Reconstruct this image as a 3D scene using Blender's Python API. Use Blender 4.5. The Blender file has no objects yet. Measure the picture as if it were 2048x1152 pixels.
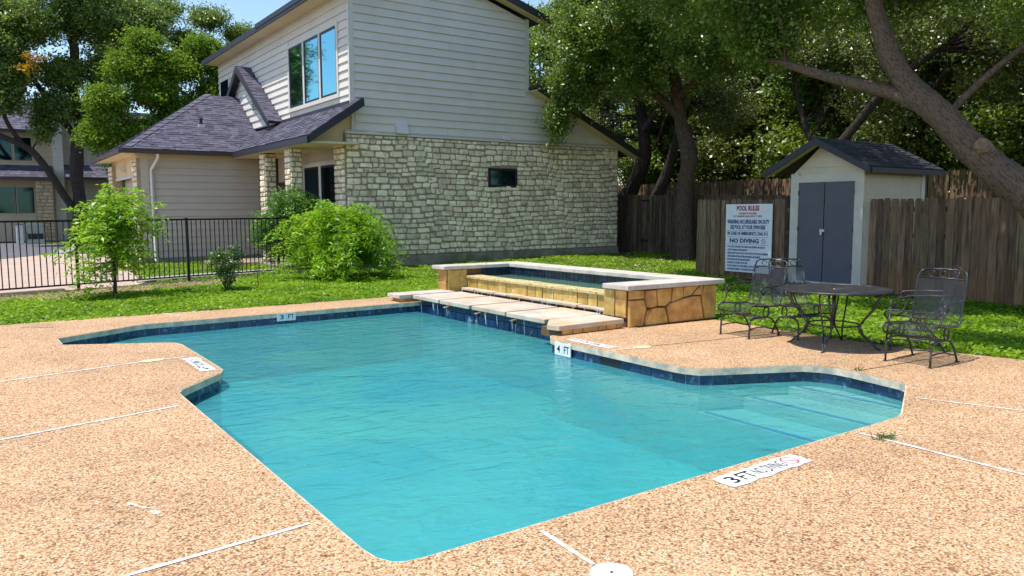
import bpy, bmesh, math, random
import numpy as np
from mathutils import Vector, Matrix
from mathutils.geometry import tessellate_polygon

random.seed(11)
rng = np.random.default_rng(11)
sc = bpy.context.scene
col = sc.collection
R = math.radians

# ------------------------------------------------------------------ camera
CAM_H = 1.55
PITCH, HEAD, ROLL = R(5.73), R(54.89), R(-0.2687)
fwd = Vector((math.cos(PITCH) * math.cos(HEAD), math.cos(PITCH) * math.sin(HEAD), -math.sin(PITCH)))
r0 = Vector((math.sin(HEAD), -math.cos(HEAD), 0))
u0 = r0.cross(fwd)
rgt = r0 * math.cos(ROLL) + u0 * math.sin(ROLL)
upv = u0 * math.cos(ROLL) - r0 * math.sin(ROLL)
cam_d = bpy.data.cameras.new('camera')
cam = bpy.data.objects.new('camera', cam_d)
col.objects.link(cam)
m = Matrix((rgt, upv, -fwd)).transposed().to_4x4()
m.translation = (0, 0, CAM_H)
cam.matrix_world = m
cam_d.sensor_width = 36
cam_d.lens = 36 * 1539.3 / 2048
cam_d.clip_end = 2000
cam_d.clip_start = 0.05
sc.camera = cam

# ------------------------------------------------------------------ sky and sun
SUN_EL = R(70)
sun_to = Vector((-0.998 * math.cos(SUN_EL), 0.06 * math.cos(SUN_EL), math.sin(SUN_EL))).normalized()
w = bpy.data.worlds.new('World')
sc.world = w
w.use_nodes = True
nt = w.node_tree
bg = nt.nodes['Background']
sky = nt.nodes.new('ShaderNodeTexSky')
sky.sky_type = 'NISHITA'
sky.sun_disc = False
sky.sun_elevation = SUN_EL
sky.sun_rotation = math.atan2(sun_to.x, sun_to.y)
sky.air_density = 1.0
sky.dust_density = 0.3
sky.ozone_density = 2.5
nt.links.new(sky.outputs[0], bg.inputs[0])
bg.inputs[1].default_value = 0.145
sun_d = bpy.data.lights.new('sun', 'SUN')
sun_d.energy = 3.4
sun_d.angle = R(0.5)
sun_d.color = (1.0, 0.95, 0.87)
sun = bpy.data.objects.new('sun', sun_d)
col.objects.link(sun)
sun.rotation_euler = (-sun_to).to_track_quat('-Z', 'Y').to_euler()
sun.location = (0, 0, 30)
vs = sc.view_settings
vs.view_transform = 'Standard'
vs.look = 'None'
vs.gamma = 1.0
vs.exposure = 0.68
vs.use_curve_mapping = False
sc.render.engine = 'CYCLES'
cy = sc.cycles
cy.max_bounces = 7
cy.diffuse_bounces = 3
cy.glossy_bounces = 3
cy.transmission_bounces = 4
cy.transparent_max_bounces = 10
cy.caustics_reflective = False
cy.caustics_refractive = False
cy.use_denoising = True

# ------------------------------------------------------------------ materials
def links(nt):
    return nt.links.new

def M(name, base, rough=0.75, var=0.12, vscale=2.5, rnd=None, rv=0.18, bump=0.0, bscale=40.0, metal=0.0,
      spec=0.4, col2=None, c2scale=2.0, thr=(0.45, 0.62), stretch=(1, 1, 1), hue=0.0, rot=None, splash=None):
    mt = bpy.data.materials.new(name)
    mt.use_nodes = True
    nt = mt.node_tree
    L = nt.links.new
    b = nt.nodes['Principled BSDF']
    b.inputs['Roughness'].default_value = rough
    b.inputs['Metallic'].default_value = metal
    b.inputs['Specular IOR Level'].default_value = spec
    geo = nt.nodes.new('ShaderNodeNewGeometry')
    mp = nt.nodes.new('ShaderNodeVectorMath')
    mp.operation = 'MULTIPLY'
    mp.inputs[1].default_value = stretch
    if rot:
        vr = nt.nodes.new('ShaderNodeVectorRotate')
        vr.rotation_type = 'X_AXIS'
        vr.inputs['Angle'].default_value = rot
        L(geo.outputs['Position'], vr.inputs['Vector'])
        L(vr.outputs[0], mp.inputs[0])
    else:
        L(geo.outputs['Position'], mp.inputs[0])
    pos = mp.outputs[0]
    no = nt.nodes.new('ShaderNodeTexNoise')
    no.inputs['Scale'].default_value = vscale
    no.inputs['Detail'].default_value = 6
    L(pos, no.inputs['Vector'])
    mr = nt.nodes.new('ShaderNodeMapRange')
    mr.inputs[1].default_value = 0.3
    mr.inputs[2].default_value = 0.7
    mr.inputs[3].default_value = 1 - var
    mr.inputs[4].default_value = 1 + var
    L(no.outputs[0], mr.inputs[0])
    val = mr.outputs[0]
    colr = nt.nodes.new('ShaderNodeRGB')
    colr.outputs[0].default_value = (*base, 1)
    cs = colr.outputs[0]
    if col2 is not None:
        n2 = nt.nodes.new('ShaderNodeTexNoise')
        n2.inputs['Scale'].default_value = c2scale
        n2.inputs['Detail'].default_value = 5
        L(pos, n2.inputs['Vector'])
        m2 = nt.nodes.new('ShaderNodeMapRange')
        m2.inputs[1].default_value, m2.inputs[2].default_value = thr
        L(n2.outputs[0], m2.inputs[0])
        mx = nt.nodes.new('ShaderNodeMixRGB')
        mx.inputs[2].default_value = (*col2, 1)
        L(m2.outputs[0], mx.inputs[0])
        L(cs, mx.inputs[1])
        cs = mx.outputs[0]
    if splash is not None:      # mud splashed up the foot of the boards, ragged upper edge
        sx = nt.nodes.new('ShaderNodeSeparateXYZ')
        L(geo.outputs['Position'], sx.inputs[0])
        ns = nt.nodes.new('ShaderNodeTexNoise')
        ns.inputs['Scale'].default_value = 3.5
        L(geo.outputs['Position'], ns.inputs['Vector'])
        ma = nt.nodes.new('ShaderNodeMath')
        ma.operation = 'MULTIPLY_ADD'
        L(ns.outputs[0], ma.inputs[0])
        ma.inputs[1].default_value = -1.1
        L(sx.outputs['Z'], ma.inputs[2])
        ms = nt.nodes.new('ShaderNodeMapRange')
        ms.inputs[1].default_value, ms.inputs[2].default_value = -0.45, 0.1
        ms.inputs[3].default_value, ms.inputs[4].default_value = 0.75, 0.0
        L(ma.outputs[0], ms.inputs[0])
        mxs = nt.nodes.new('ShaderNodeMixRGB')
        mxs.inputs[2].default_value = (*splash, 1)
        L(ms.outputs[0], mxs.inputs[0])
        L(cs, mxs.inputs[1])
        cs = mxs.outputs[0]
    if rnd:
        if rnd == 'obj':
            ro = nt.nodes.new('ShaderNodeObjectInfo').outputs['Random']
        else:
            ro = geo.outputs['Random Per Island']
        m3 = nt.nodes.new('ShaderNodeMapRange')
        m3.inputs[3].default_value = 1 - rv
        m3.inputs[4].default_value = 1 + rv
        L(ro, m3.inputs[0])
        mm = nt.nodes.new('ShaderNodeMath')
        mm.operation = 'MULTIPLY'
        L(val, mm.inputs[0])
        L(m3.outputs[0], mm.inputs[1])
        val = mm.outputs[0]
    hs = nt.nodes.new('ShaderNodeHueSaturation')
    L(cs, hs.inputs['Color'])
    L(val, hs.inputs['Value'])
    if rnd and hue:
        wn = nt.nodes.new('ShaderNodeTexWhiteNoise')
        wn.noise_dimensions = '1D'
        L(ro, wn.inputs['W'])
        m4 = nt.nodes.new('ShaderNodeMapRange')
        m4.inputs[3].default_value = 0.5 - hue
        m4.inputs[4].default_value = 0.5 + hue
        L(wn.outputs[0], m4.inputs[0])
        L(m4.outputs[0], hs.inputs['Hue'])
    L(hs.outputs[0], b.inputs['Base Color'])
    if bump:
        nb = nt.nodes.new('ShaderNodeTexNoise')
        nb.inputs['Scale'].default_value = bscale
        nb.inputs['Detail'].default_value = 5
        L(pos, nb.inputs['Vector'])
        bp = nt.nodes.new('ShaderNodeBump')
        bp.inputs['Strength'].default_value = bump
        bp.inputs['Distance'].default_value = 0.02
        L(nb.outputs[0], bp.inputs['Height'])
        L(bp.outputs[0], b.inputs['Normal'])
    return mt

def leaf_mat(name, dark, mid, light, trans=0.35, gloss=0.06):
    mt = bpy.data.materials.new(name)
    mt.use_nodes = True
    nt = mt.node_tree
    L = nt.links.new
    for n in list(nt.nodes):
        if n.type == 'BSDF_PRINCIPLED':
            nt.nodes.remove(n)
    out = nt.nodes['Material Output']
    geo = nt.nodes.new('ShaderNodeNewGeometry')
    rp = nt.nodes.new('ShaderNodeValToRGB')
    e = rp.color_ramp.elements
    e[0].color = (*dark, 1)
    e[1].color = (*light, 1)
    k = e.new(0.5)
    k.color = (*mid, 1)
    no = nt.nodes.new('ShaderNodeTexNoise')
    no.inputs['Scale'].default_value = 0.9
    no.inputs['Detail'].default_value = 3
    L(geo.outputs['Position'], no.inputs['Vector'])
    ad = nt.nodes.new('ShaderNodeMath')
    ad.operation = 'MULTIPLY_ADD'
    L(geo.outputs['Random Per Island'], ad.inputs[0])
    ad.inputs[1].default_value = 0.6
    mr = nt.nodes.new('ShaderNodeMapRange')
    mr.inputs[1].default_value, mr.inputs[2].default_value = 0.3, 0.7
    mr.inputs[3].default_value, mr.inputs[4].default_value = -0.05, 0.45
    L(no.outputs[0], mr.inputs[0])
    L(mr.outputs[0], ad.inputs[2])
    L(ad.outputs[0], rp.inputs[0])
    d = nt.nodes.new('ShaderNodeBsdfDiffuse')
    t = nt.nodes.new('ShaderNodeBsdfTranslucent')
    g = nt.nodes.new('ShaderNodeBsdfGlossy')
    g.inputs['Roughness'].default_value = 0.42
    L(rp.outputs[0], d.inputs[0])
    hs = nt.nodes.new('ShaderNodeHueSaturation')
    hs.inputs['Hue'].default_value = 0.485
    hs.inputs['Value'].default_value = 1.35
    L(rp.outputs[0], hs.inputs['Color'])
    L(hs.outputs[0], t.inputs[0])
    m1 = nt.nodes.new('ShaderNodeMixShader')
    m1.inputs[0].default_value = trans
    L(d.outputs[0], m1.inputs[1])
    L(t.outputs[0], m1.inputs[2])
    m2 = nt.nodes.new('ShaderNodeMixShader')
    m2.inputs[0].default_value = gloss
    L(m1.outputs[0], m2.inputs[1])
    L(g.outputs[0], m2.inputs[2])
    L(m2.outputs[0], out.inputs[0])
    return mt

def aggregate_mat():
    mt = bpy.data.materials.new('exposed_aggregate')
    mt.use_nodes = True
    nt = mt.node_tree
    L = nt.links.new
    b = nt.nodes['Principled BSDF']
    b.inputs['Roughness'].default_value = 0.8
    b.inputs['Specular IOR Level'].default_value = 0.25
    geo = nt.nodes.new('ShaderNodeNewGeometry')
    vo = nt.nodes.new('ShaderNodeTexVoronoi')
    vo.inputs['Scale'].default_value = 96
    vo.inputs['Randomness'].default_value = 1
    L(geo.outputs['Position'], vo.inputs['Vector'])
    sep = nt.nodes.new('ShaderNodeSeparateColor')
    L(vo.outputs['Color'], sep.inputs[0])
    rp = nt.nodes.new('ShaderNodeValToRGB')
    els = [(0.0, (0.16, 0.085, 0.04)), (0.12, (0.44, 0.23, 0.11)), (0.3, (0.66, 0.41, 0.225)), (0.5, (0.75, 0.50, 0.295)),
           (0.72, (0.83, 0.60, 0.385)), (0.88, (0.64, 0.34, 0.185)), (1.0, (0.90, 0.74, 0.55))]
    e = rp.color_ramp.elements
    e[0].position, e[0].color = els[0][0], (*els[0][1], 1)
    e[1].position, e[1].color = els[-1][0], (*els[-1][1], 1)
    for p, c in els[1:-1]:
        k = e.new(p)
        k.color = (*c, 1)
    L(sep.outputs[0], rp.inputs[0])
    # mortar between the pebbles
    mr = nt.nodes.new('ShaderNodeMapRange')
    mr.inputs[1].default_value, mr.inputs[2].default_value = 0.48, 0.8
    mr.inputs[3].default_value, mr.inputs[4].default_value = 0.0, 0.65
    L(vo.outputs['Distance'], mr.inputs[0])
    mx = nt.nodes.new('ShaderNodeMixRGB')
    mx.inputs[2].default_value = (0.13, 0.07, 0.04, 1)
    L(mr.outputs[0], mx.inputs[0])
    L(rp.outputs[0], mx.inputs[1])
    # broad patches: warmer, paler, rubbed with old paint
    no = nt.nodes.new('ShaderNodeTexNoise')
    no.inputs['Scale'].default_value = 0.9
    no.inputs['Detail'].default_value = 7
    no.inputs['Roughness'].default_value = 0.62
    L(geo.outputs['Position'], no.inputs['Vector'])
    m2 = nt.nodes.new('ShaderNodeMapRange')
    m2.inputs[1].default_value, m2.inputs[2].default_value = 0.28, 0.72
    m2.inputs[3].default_value, m2.inputs[4].default_value = 0.74, 1.03
    L(no.outputs[0], m2.inputs[0])
    hs = nt.nodes.new('ShaderNodeHueSaturation')
    hs.inputs['Saturation'].default_value = 1.06
    L(mx.outputs[0], hs.inputs['Color'])
    L(m2.outputs[0], hs.inputs['Value'])
    n3 = nt.nodes.new('ShaderNodeTexNoise')
    n3.inputs['Scale'].default_value = 2.3
    n3.inputs['Detail'].default_value = 9
    n3.inputs['Roughness'].default_value = 0.75
    L(geo.outputs['Position'], n3.inputs['Vector'])
    m3 = nt.nodes.new('ShaderNodeMapRange')
    m3.inputs[1].default_value, m3.inputs[2].default_value = 0.58, 0.78
    m3.inputs[3].default_value, m3.inputs[4].default_value = 0.0, 0.22
    L(n3.outputs[0], m3.inputs[0])
    mx2 = nt.nodes.new('ShaderNodeMixRGB')
    mx2.inputs[2].default_value = (0.74, 0.60, 0.50, 1)
    L(m3.outputs[0], mx2.inputs[0])
    L(hs.outputs[0], mx2.inputs[1])
    n6 = nt.nodes.new('ShaderNodeTexNoise')
    n6.inputs['Scale'].default_value = 1.3
    n6.inputs['Detail'].default_value = 8
    n6.inputs['Roughness'].default_value = 0.7
    n6.inputs['Distortion'].default_value = 0.6
    of = nt.nodes.new('ShaderNodeVectorMath')
    of.inputs[1].default_value = (13.7, 4.2, 0)
    L(geo.outputs['Position'], of.inputs[0])
    L(of.outputs[0], n6.inputs['Vector'])
    m6 = nt.nodes.new('ShaderNodeMapRange')
    m6.inputs[1].default_value, m6.inputs[2].default_value = 0.52, 0.72
    m6.inputs[3].default_value, m6.inputs[4].default_value = 1.0, 0.80
    L(n6.outputs[0], m6.inputs[0])
    h6 = nt.nodes.new('ShaderNodeHueSaturation')
    L(m6.outputs[0], h6.inputs['Value'])
    L(mx2.outputs[0], h6.inputs['Color'])
    L(h6.outputs[0], b.inputs['Base Color'])
    bp = nt.nodes.new('ShaderNodeBump')
    bp.invert = True
    bp.inputs['Strength'].default_value = 0.55
    bp.inputs['Distance'].default_value = 0.006
    L(vo.outputs['Distance'], bp.inputs['Height'])
    L(bp.outputs[0], b.inputs['Normal'])
    return mt

def water_mat(name, tint, body, opacity, scale=2.2, strength=0.25, dens=1.1):
    """Cloudy pool water: light passes a tinted surface, fine particles scatter some of it back, the face mirrors by Fresnel."""
    mt = bpy.data.materials.new(name)
    mt.use_nodes = True
    nt = mt.node_tree
    L = nt.links.new
    for n in list(nt.nodes):
        if n.type == 'BSDF_PRINCIPLED':
            nt.nodes.remove(n)
    out = nt.nodes['Material Output']
    geo = nt.nodes.new('ShaderNodeNewGeometry')
    n1 = nt.nodes.new('ShaderNodeTexNoise')
    n1.inputs['Scale'].default_value = scale
    n1.inputs['Detail'].default_value = 4
    n1.inputs['Distortion'].default_value = 0.7
    sm = nt.nodes.new('ShaderNodeVectorMath')
    sm.operation = 'MULTIPLY'
    sm.inputs[1].default_value = (1.0, 1.7, 1)
    L(geo.outputs['Position'], sm.inputs[0])
    L(sm.outputs[0], n1.inputs['Vector'])
    n2 = nt.nodes.new('ShaderNodeTexNoise')
    n2.inputs['Scale'].default_value = scale * 4.5
    n2.inputs['Detail'].default_value = 3
    n2.inputs['Distortion'].default_value = 0.8
    L(sm.outputs[0], n2.inputs['Vector'])
    mm = nt.nodes.new('ShaderNodeMath')
    mm.operation = 'MULTIPLY_ADD'
    L(n2.outputs[0], mm.inputs[0])
    mm.inputs[1].default_value = 0.22
    L(n1.outputs[0], mm.inputs[2])
    bp = nt.nodes.new('ShaderNodeBump')
    bp.inputs['Strength'].default_value = strength
    bp.inputs['Distance'].default_value = 0.06
    L(mm.outputs[0], bp.inputs['Height'])
    tr = nt.nodes.new('ShaderNodeBsdfTransparent')
    tr.inputs[0].default_value = (0.97, 1, 1, 1)
    va = nt.nodes.new('ShaderNodeVolumeAbsorption')
    va.inputs['Color'].default_value = (*tint, 1)
    va.inputs['Density'].default_value = dens
    L(va.outputs[0], out.inputs['Volume'])
    df = nt.nodes.new('ShaderNodeBsdfDiffuse')
    n5 = nt.nodes.new('ShaderNodeTexNoise')
    n5.inputs['Scale'].default_value = 0.55
    n5.inputs['Detail'].default_value = 4
    n5.inputs['Distortion'].default_value = 1.0
    L(geo.outputs['Position'], n5.inputs['Vector'])
    rp = nt.nodes.new('ShaderNodeValToRGB')
    e = rp.color_ramp.elements
    e[0].position, e[1].position = 0.3, 0.7
    e[0].color = (body[0] * 0.75, body[1] * 0.88, body[2] * 1.02, 1)
    e[1].color = (body[0] * 1.35, body[1] * 1.1, body[2] * 0.97, 1)
    L(n5.outputs[0], rp.inputs[0])
    L(rp.outputs[0], df.inputs[0])
    bp2 = nt.nodes.new('ShaderNodeBump')
    bp2.inputs['Strength'].default_value = 0.75
    bp2.inputs['Distance'].default_value = 0.07
    L(mm.outputs[0], bp2.inputs['Height'])
    L(bp2.outputs[0], df.inputs['Normal'])
    m1 = nt.nodes.new('ShaderNodeMixShader')
    m1.inputs[0].default_value = opacity
    L(tr.outputs[0], m1.inputs[1])
    L(df.outputs[0], m1.inputs[2])
    gl = nt.nodes.new('ShaderNodeBsdfGlossy')
    gl.inputs['Roughness'].default_value = 0.03
    L(bp.outputs[0], gl.inputs['Normal'])
    fr = nt.nodes.new('ShaderNodeFresnel')
    fr.inputs['IOR'].default_value = 1.33
    L(bp.outputs[0], fr.inputs['Normal'])
    m2 = nt.nodes.new('ShaderNodeMixShader')
    L(fr.outputs[0], m2.inputs[0])
    L(m1.outputs[0], m2.inputs[1])
    L(gl.outputs[0], m2.inputs[2])
    L(m2.outputs[0], out.inputs[0])
    return mt

def glass_mat(name, base=(0.02, 0.03, 0.035), rough=0.03, refl=0.55):
    mt = bpy.data.materials.new(name)
    mt.use_nodes = True
    nt = mt.node_tree
    L = nt.links.new
    for n in list(nt.nodes):
        if n.type == 'BSDF_PRINCIPLED':
            nt.nodes.remove(n)
    out = nt.nodes['Material Output']
    df = nt.nodes.new('ShaderNodeBsdfDiffuse')
    df.inputs[0].default_value = (*base, 1)
    gl = nt.nodes.new('ShaderNodeBsdfGlossy')
    gl.inputs['Roughness'].default_value = rough
    gl.inputs['Color'].default_value = (0.32, 0.68, 0.76, 1)
    geo = nt.nodes.new('ShaderNodeNewGeometry')
    no = nt.nodes.new('ShaderNodeTexNoise')
    no.inputs['Scale'].default_value = 1.2
    L(geo.outputs['Position'], no.inputs['Vector'])
    bp = nt.nodes.new('ShaderNodeBump')
    bp.inputs['Strength'].default_value = 0.03
    L(no.outputs[0], bp.inputs['Height'])
    L(bp.outputs[0], gl.inputs['Normal'])
    mx = nt.nodes.new('ShaderNodeMixShader')
    mx.inputs[0].default_value = refl
    L(df.outputs[0], mx.inputs[1])
    L(gl.outputs[0], mx.inputs[2])
    L(mx.outputs[0], out.inputs[0])
    return mt

MT = {}
MT['deck'] = aggregate_mat()
MT['coping'] = M('coping_concrete', (0.70, 0.55, 0.39), 0.8, 0.16, 7, bump=0.3, bscale=60, rnd='obj', rv=0.1, col2=(0.45, 0.42, 0.34), c2scale=9)
MT['caulk'] = M('white_caulk', (0.80, 0.77, 0.74), 0.7, 0.08, 20, col2=(0.62, 0.46, 0.34), c2scale=16, thr=(0.52, 0.60))
MT['joint'] = M('dark_joint', (0.10, 0.065, 0.045), 0.9)
MT['white'] = M('white_paint', (0.80, 0.80, 0.79), 0.55, 0.05, 6)
MT['decal'] = M('worn_white_decal', (0.80, 0.79, 0.77), 0.6, 0.06, 30, col2=(0.68, 0.58, 0.48), c2scale=22, thr=(0.62, 0.72))
MT['black'] = M('black_paint', (0.015, 0.015, 0.017), 0.5, 0.1)
MT['red'] = M('red_print', (0.42, 0.02, 0.03), 0.5, 0.05)
MT['navy'] = M('navy_print', (0.012, 0.018, 0.16), 0.5, 0.05)
MT['tile'] = M('pool_tile', (0.014, 0.036, 0.092), 0.18, 0.3, 14, rnd='obj', rv=0.4, spec=0.6, col2=(0.10, 0.14, 0.21), c2scale=16, thr=(0.56, 0.68), hue=0.015)
MT['tile_isl'] = M('spa_tile', (0.014, 0.028, 0.050), 0.2, 0.3, 14, rnd='island', rv=0.4, spec=0.6, hue=0.015)
MT['tile_crust'] = M('crusted_tile', (0.020, 0.055, 0.15), 0.3, 0.3, 10, rnd='obj', rv=0.35, col2=(0.42, 0.45, 0.46), c2scale=9, thr=(0.60, 0.70), stretch=(1, 1, 0.6))
MT['plaster'] = M('pool_plaster', (0.60, 0.68, 0.60), 0.8, 0.10, 1.5)
MT['stripe'] = M('step_stripe', (0.02, 0.10, 0.45), 0.5, 0.05)
MT['water'] = water_mat('pool_water', (0.0, 0.84, 0.88), (0.080, 0.455, 0.485), 0.48, scale=3.4, strength=0.34, dens=0.95)
MT['spa_water'] = water_mat('spa_water', (0.3, 0.80, 0.60), (0.17, 0.36, 0.24), 0.6, 5, 0.2, dens=2.5)
MT['fallwater'] = M('falling_water', (0.75, 0.82, 0.86), 0.15, 0.1, 30)
MT['limestone_slab'] = M('limestone_slab', (0.56, 0.47, 0.37), 0.7, 0.18, 4, bump=0.15, bscale=40, col2=(0.62, 0.42, 0.25), c2scale=1.6, thr=(0.5, 0.68), rnd='obj', rv=0.06)
MT['spa_cap'] = M('spa_cap_stone', (0.56, 0.50, 0.43), 0.7, 0.16, 5, bump=0.12, bscale=50, rnd='obj', rv=0.04)
MT['flag'] = M('golden_flagstone', (0.60, 0.335, 0.10), 0.75, 0.3, 7, rnd='obj', rv=0.14, bump=0.35, bscale=30, col2=(0.42, 0.20, 0.06), c2scale=4, thr=(0.5, 0.7), hue=0.008)
MT['wetflag'] = M('wet_golden_stone', (0.48, 0.33, 0.085), 0.4, 0.25, 7, rnd='obj', rv=0.16, bump=0.3, bscale=30, col2=(0.62, 0.48, 0.26), c2scale=11, thr=(0.58, 0.70))
MT['algae_lip'] = M('mossy_lip', (0.58, 0.47, 0.22), 0.6, 0.2, 12, col2=(0.16, 0.15, 0.03), c2scale=20, thr=(0.58, 0.66), bump=0.3)
MT['mortar_brown'] = M('brown_mortar', (0.16, 0.085, 0.04), 0.9, 0.2, 20)
MT['mortar'] = M('stone_mortar', (0.36, 0.29, 0.19), 0.95, 0.2, 12, bump=0.3)
st = dict(rough=0.85, var=0.16, vscale=9, bump=0.55, bscale=26, col2=(0.36, 0.29, 0.18), c2scale=5.5, thr=(0.54, 0.72), hue=0.022, rv=0.24)
MT['stone'] = M('limestone_block', (0.86, 0.74, 0.53), rnd='obj', **st)
MT['stone_isl'] = M('limestone_blocks', (0.86, 0.74, 0.53), rnd='island', **st)
MT['concrete'] = M('foundation_concrete', (0.30, 0.26, 0.20), 0.9, 0.2, 3, bump=0.4, bscale=30, col2=(0.2, 0.17, 0.11), c2scale=2.5)
MT['siding'] = M('painted_siding', (0.70, 0.645, 0.565), 0.6, 0.05, 1.5, rnd='obj', rv=0.025, bump=0.05, bscale=30)
MT['siding_tan'] = M('tan_siding', (0.52, 0.45, 0.37), 0.6, 0.04, 1.5, rnd='obj', rv=0.02, bump=0.05, bscale=30)
MT['trim'] = M('cream_trim', (0.66, 0.63, 0.57), 0.55, 0.04, 3)
MT['soffit'] = M('soffit_bounce_tint', (0.70, 0.58, 0.34), 0.6, 0.06, 2)  # warm yellow of bounced light is put into the base colour
MT['fascia'] = M('dark_fascia', (0.030, 0.030, 0.040), 0.5, 0.15, 4)
MT['shingle'] = M('asphalt_shingle', (0.096, 0.090, 0.124), 0.9, 0.2, 9, rnd='island', rv=0.36, bump=0.4, bscale=120)
MT['shingle_o'] = M('ridge_shingle', (0.12, 0.11, 0.145), 0.9, 0.2, 9, rnd='obj', rv=0.15, bump=0.4, bscale=120)
MT['shed_shingle'] = M('charcoal_shingle', (0.055, 0.052, 0.065), 0.9, 0.2, 9, rnd='island', rv=0.3, bump=0.4, bscale=120)
MT['gutter'] = M('brown_gutter', (0.07, 0.05, 0.045), 0.4, 0.1)
MT['glass'] = glass_mat('window_glass', refl=0.8)
MT['glass_dark'] = glass_mat('dark_window_glass', (0.006, 0.008, 0.011), 0.05, 0.07)
MT['winframe'] = M('bronze_window_frame', (0.012, 0.010, 0.012), 0.4, 0.1)
MT['door_dark'] = M('dark_door', (0.05, 0.03, 0.022), 0.6, 0.2, 5)
MT['shed_wall'] = M('shed_paint', (0.64, 0.53, 0.37), 0.6, 0.05, 3, rnd='obj', rv=0.03)
MT['shed_trim'] = M('shed_trim_paint', (0.62, 0.55, 0.45), 0.6, 0.08, 4)
MT['shed_door'] = M('grey_door_paint', (0.115, 0.105, 0.125), 0.6, 0.08, 4)
MT['steel'] = M('galvanised_steel', (0.5, 0.5, 0.48), 0.35, 0.1, metal=0.8)
wd = dict(rough=0.9, var=0.4, vscale=5, rv=0.38, bump=0.5, bscale=14, stretch=(6, 6, 0.55), hue=0.012)
MT['picket'] = M('weathered_picket', (0.195, 0.122, 0.07), rnd='obj', col2=(0.065, 0.040, 0.027), c2scale=2.0, thr=(0.5, 0.72), splash=(0.22, 0.115, 0.045), **wd)
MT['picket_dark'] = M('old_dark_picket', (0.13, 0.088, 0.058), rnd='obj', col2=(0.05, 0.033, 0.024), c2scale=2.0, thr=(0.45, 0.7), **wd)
MT['iron'] = M('black_iron', (0.010, 0.008, 0.009), 0.45, 0.15, 8, metal=0.2)
MT['wrought'] = M('worn_wrought_iron', (0.040, 0.038, 0.042), 0.4, 0.3, 9, metal=0.35, spec=0.6, col2=(0.15, 0.15, 0.16), c2scale=6, thr=(0.56, 0.7))
MT['bark'] = M('oak_bark', (0.24, 0.155, 0.10), 0.95, 0.5, 40, bump=1.0, bscale=30, col2=(0.065, 0.044, 0.032), c2scale=40, thr=(0.40, 0.60), stretch=(1, 1, 0.28), rot=R(40))
MT['scar'] = M('cut_wood_scar', (0.24, 0.15, 0.09), 0.9, 0.35, 14, bump=0.8, bscale=25)
MT['bark_dark'] = M('dark_bark', (0.055, 0.042, 0.036), 0.95, 0.45, 18, bump=0.9, bscale=24, stretch=(1, 1, 0.45))
MT['bark_red'] = M('reddish_bark', (0.10, 0.065, 0.048), 0.95, 0.45, 18, bump=0.9, bscale=24, stretch=(1, 1, 0.45))
MT['soil'] = M('lawn_soil', (0.045, 0.060, 0.015), 0.95, 0.35, 4, bump=0.4, bscale=20, col2=(0.14, 0.095, 0.05), c2scale=1.3, thr=(0.55, 0.7))
MT['drysoil'] = M('dry_soil', (0.30, 0.21, 0.135), 0.95, 0.3, 6, bump=0.5, bscale=25, col2=(0.16, 0.15, 0.05), c2scale=3, thr=(0.5, 0.62))
MT['grass'] = leaf_mat('ground_cover', (0.055, 0.13, 0.010), (0.18, 0.35, 0.014), (0.38, 0.54, 0.035), 0.45, 0.02)
MT['straw'] = M('dry_straw', (0.40, 0.30, 0.15), 0.8, 0.2, 4, rnd='island', rv=0.35, hue=0.02)
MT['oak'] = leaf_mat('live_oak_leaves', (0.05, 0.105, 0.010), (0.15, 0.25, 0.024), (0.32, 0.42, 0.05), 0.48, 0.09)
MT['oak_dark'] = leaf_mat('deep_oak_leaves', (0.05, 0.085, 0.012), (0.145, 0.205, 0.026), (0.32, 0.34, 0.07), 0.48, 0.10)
MT['elm'] = leaf_mat('bright_elm_leaves', (0.065, 0.14, 0.010), (0.15, 0.27, 0.018), (0.27, 0.39, 0.03), 0.45, 0.03)
MT['oakblue'] = leaf_mat('blue_green_oak_leaves', (0.05, 0.105, 0.018), (0.14, 0.235, 0.03), (0.30, 0.40, 0.05), 0.5, 0.09)
MT['yellow'] = leaf_mat('yellow_leaves', (0.45, 0.26, 0.01), (0.60, 0.38, 0.02), (0.75, 0.50, 0.04), 0.4, 0.03)
MT['lime'] = leaf_mat('lime_leaflets', (0.10, 0.25, 0.012), (0.25, 0.46, 0.02), (0.42, 0.60, 0.035), 0.5, 0.05)
MT['wist'] = leaf_mat('bright_vine_leaflets', (0.08, 0.22, 0.008), (0.21, 0.44, 0.014), (0.38, 0.58, 0.03), 0.5, 0.04)
MT['shrub'] = leaf_mat('shrub_leaves', (0.03, 0.08, 0.015), (0.09, 0.19, 0.03), (0.20, 0.33, 0.07), 0.35, 0.08)
MT['clip'] = leaf_mat('clipped_shrub_leaves', (0.04, 0.11, 0.015), (0.12, 0.28, 0.03), (0.24, 0.42, 0.06), 0.35, 0.06)
MT['drive'] = M('driveway_concrete', (0.50, 0.37, 0.29), 0.85, 0.1, 1.5, bump=0.1)
MT['kerb'] = M('kerb_concrete', (0.68, 0.65, 0.60), 0.85, 0.1, 3)
MT['asphalt'] = M('street_asphalt', (0.13, 0.125, 0.135), 0.9, 0.12, 2, bump=0.2, bscale=60)
MT['nwall'] = M('neighbour_stucco', (0.60, 0.48, 0.34), 0.7, 0.06, 1)
MT['nstone'] = M('neighbour_stone', (0.55, 0.40, 0.25), 0.85, 0.18, 5, rnd='obj', rv=0.15, bump=0.3)
MT['util'] = M('green_utility_paint', (0.15, 0.19, 0.17), 0.5, 0.08)
MT['brick'] = M('pink_brick_edging', (0.50, 0.30, 0.24), 0.85, 0.2, 10, rnd='obj', rv=0.2)
MT['smear'] = M('rubbed_paint', (0.80, 0.68, 0.55), 0.8, 0.2, 60, col2=(0.62, 0.42, 0.26), c2scale=45, thr=(0.42, 0.55))
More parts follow.
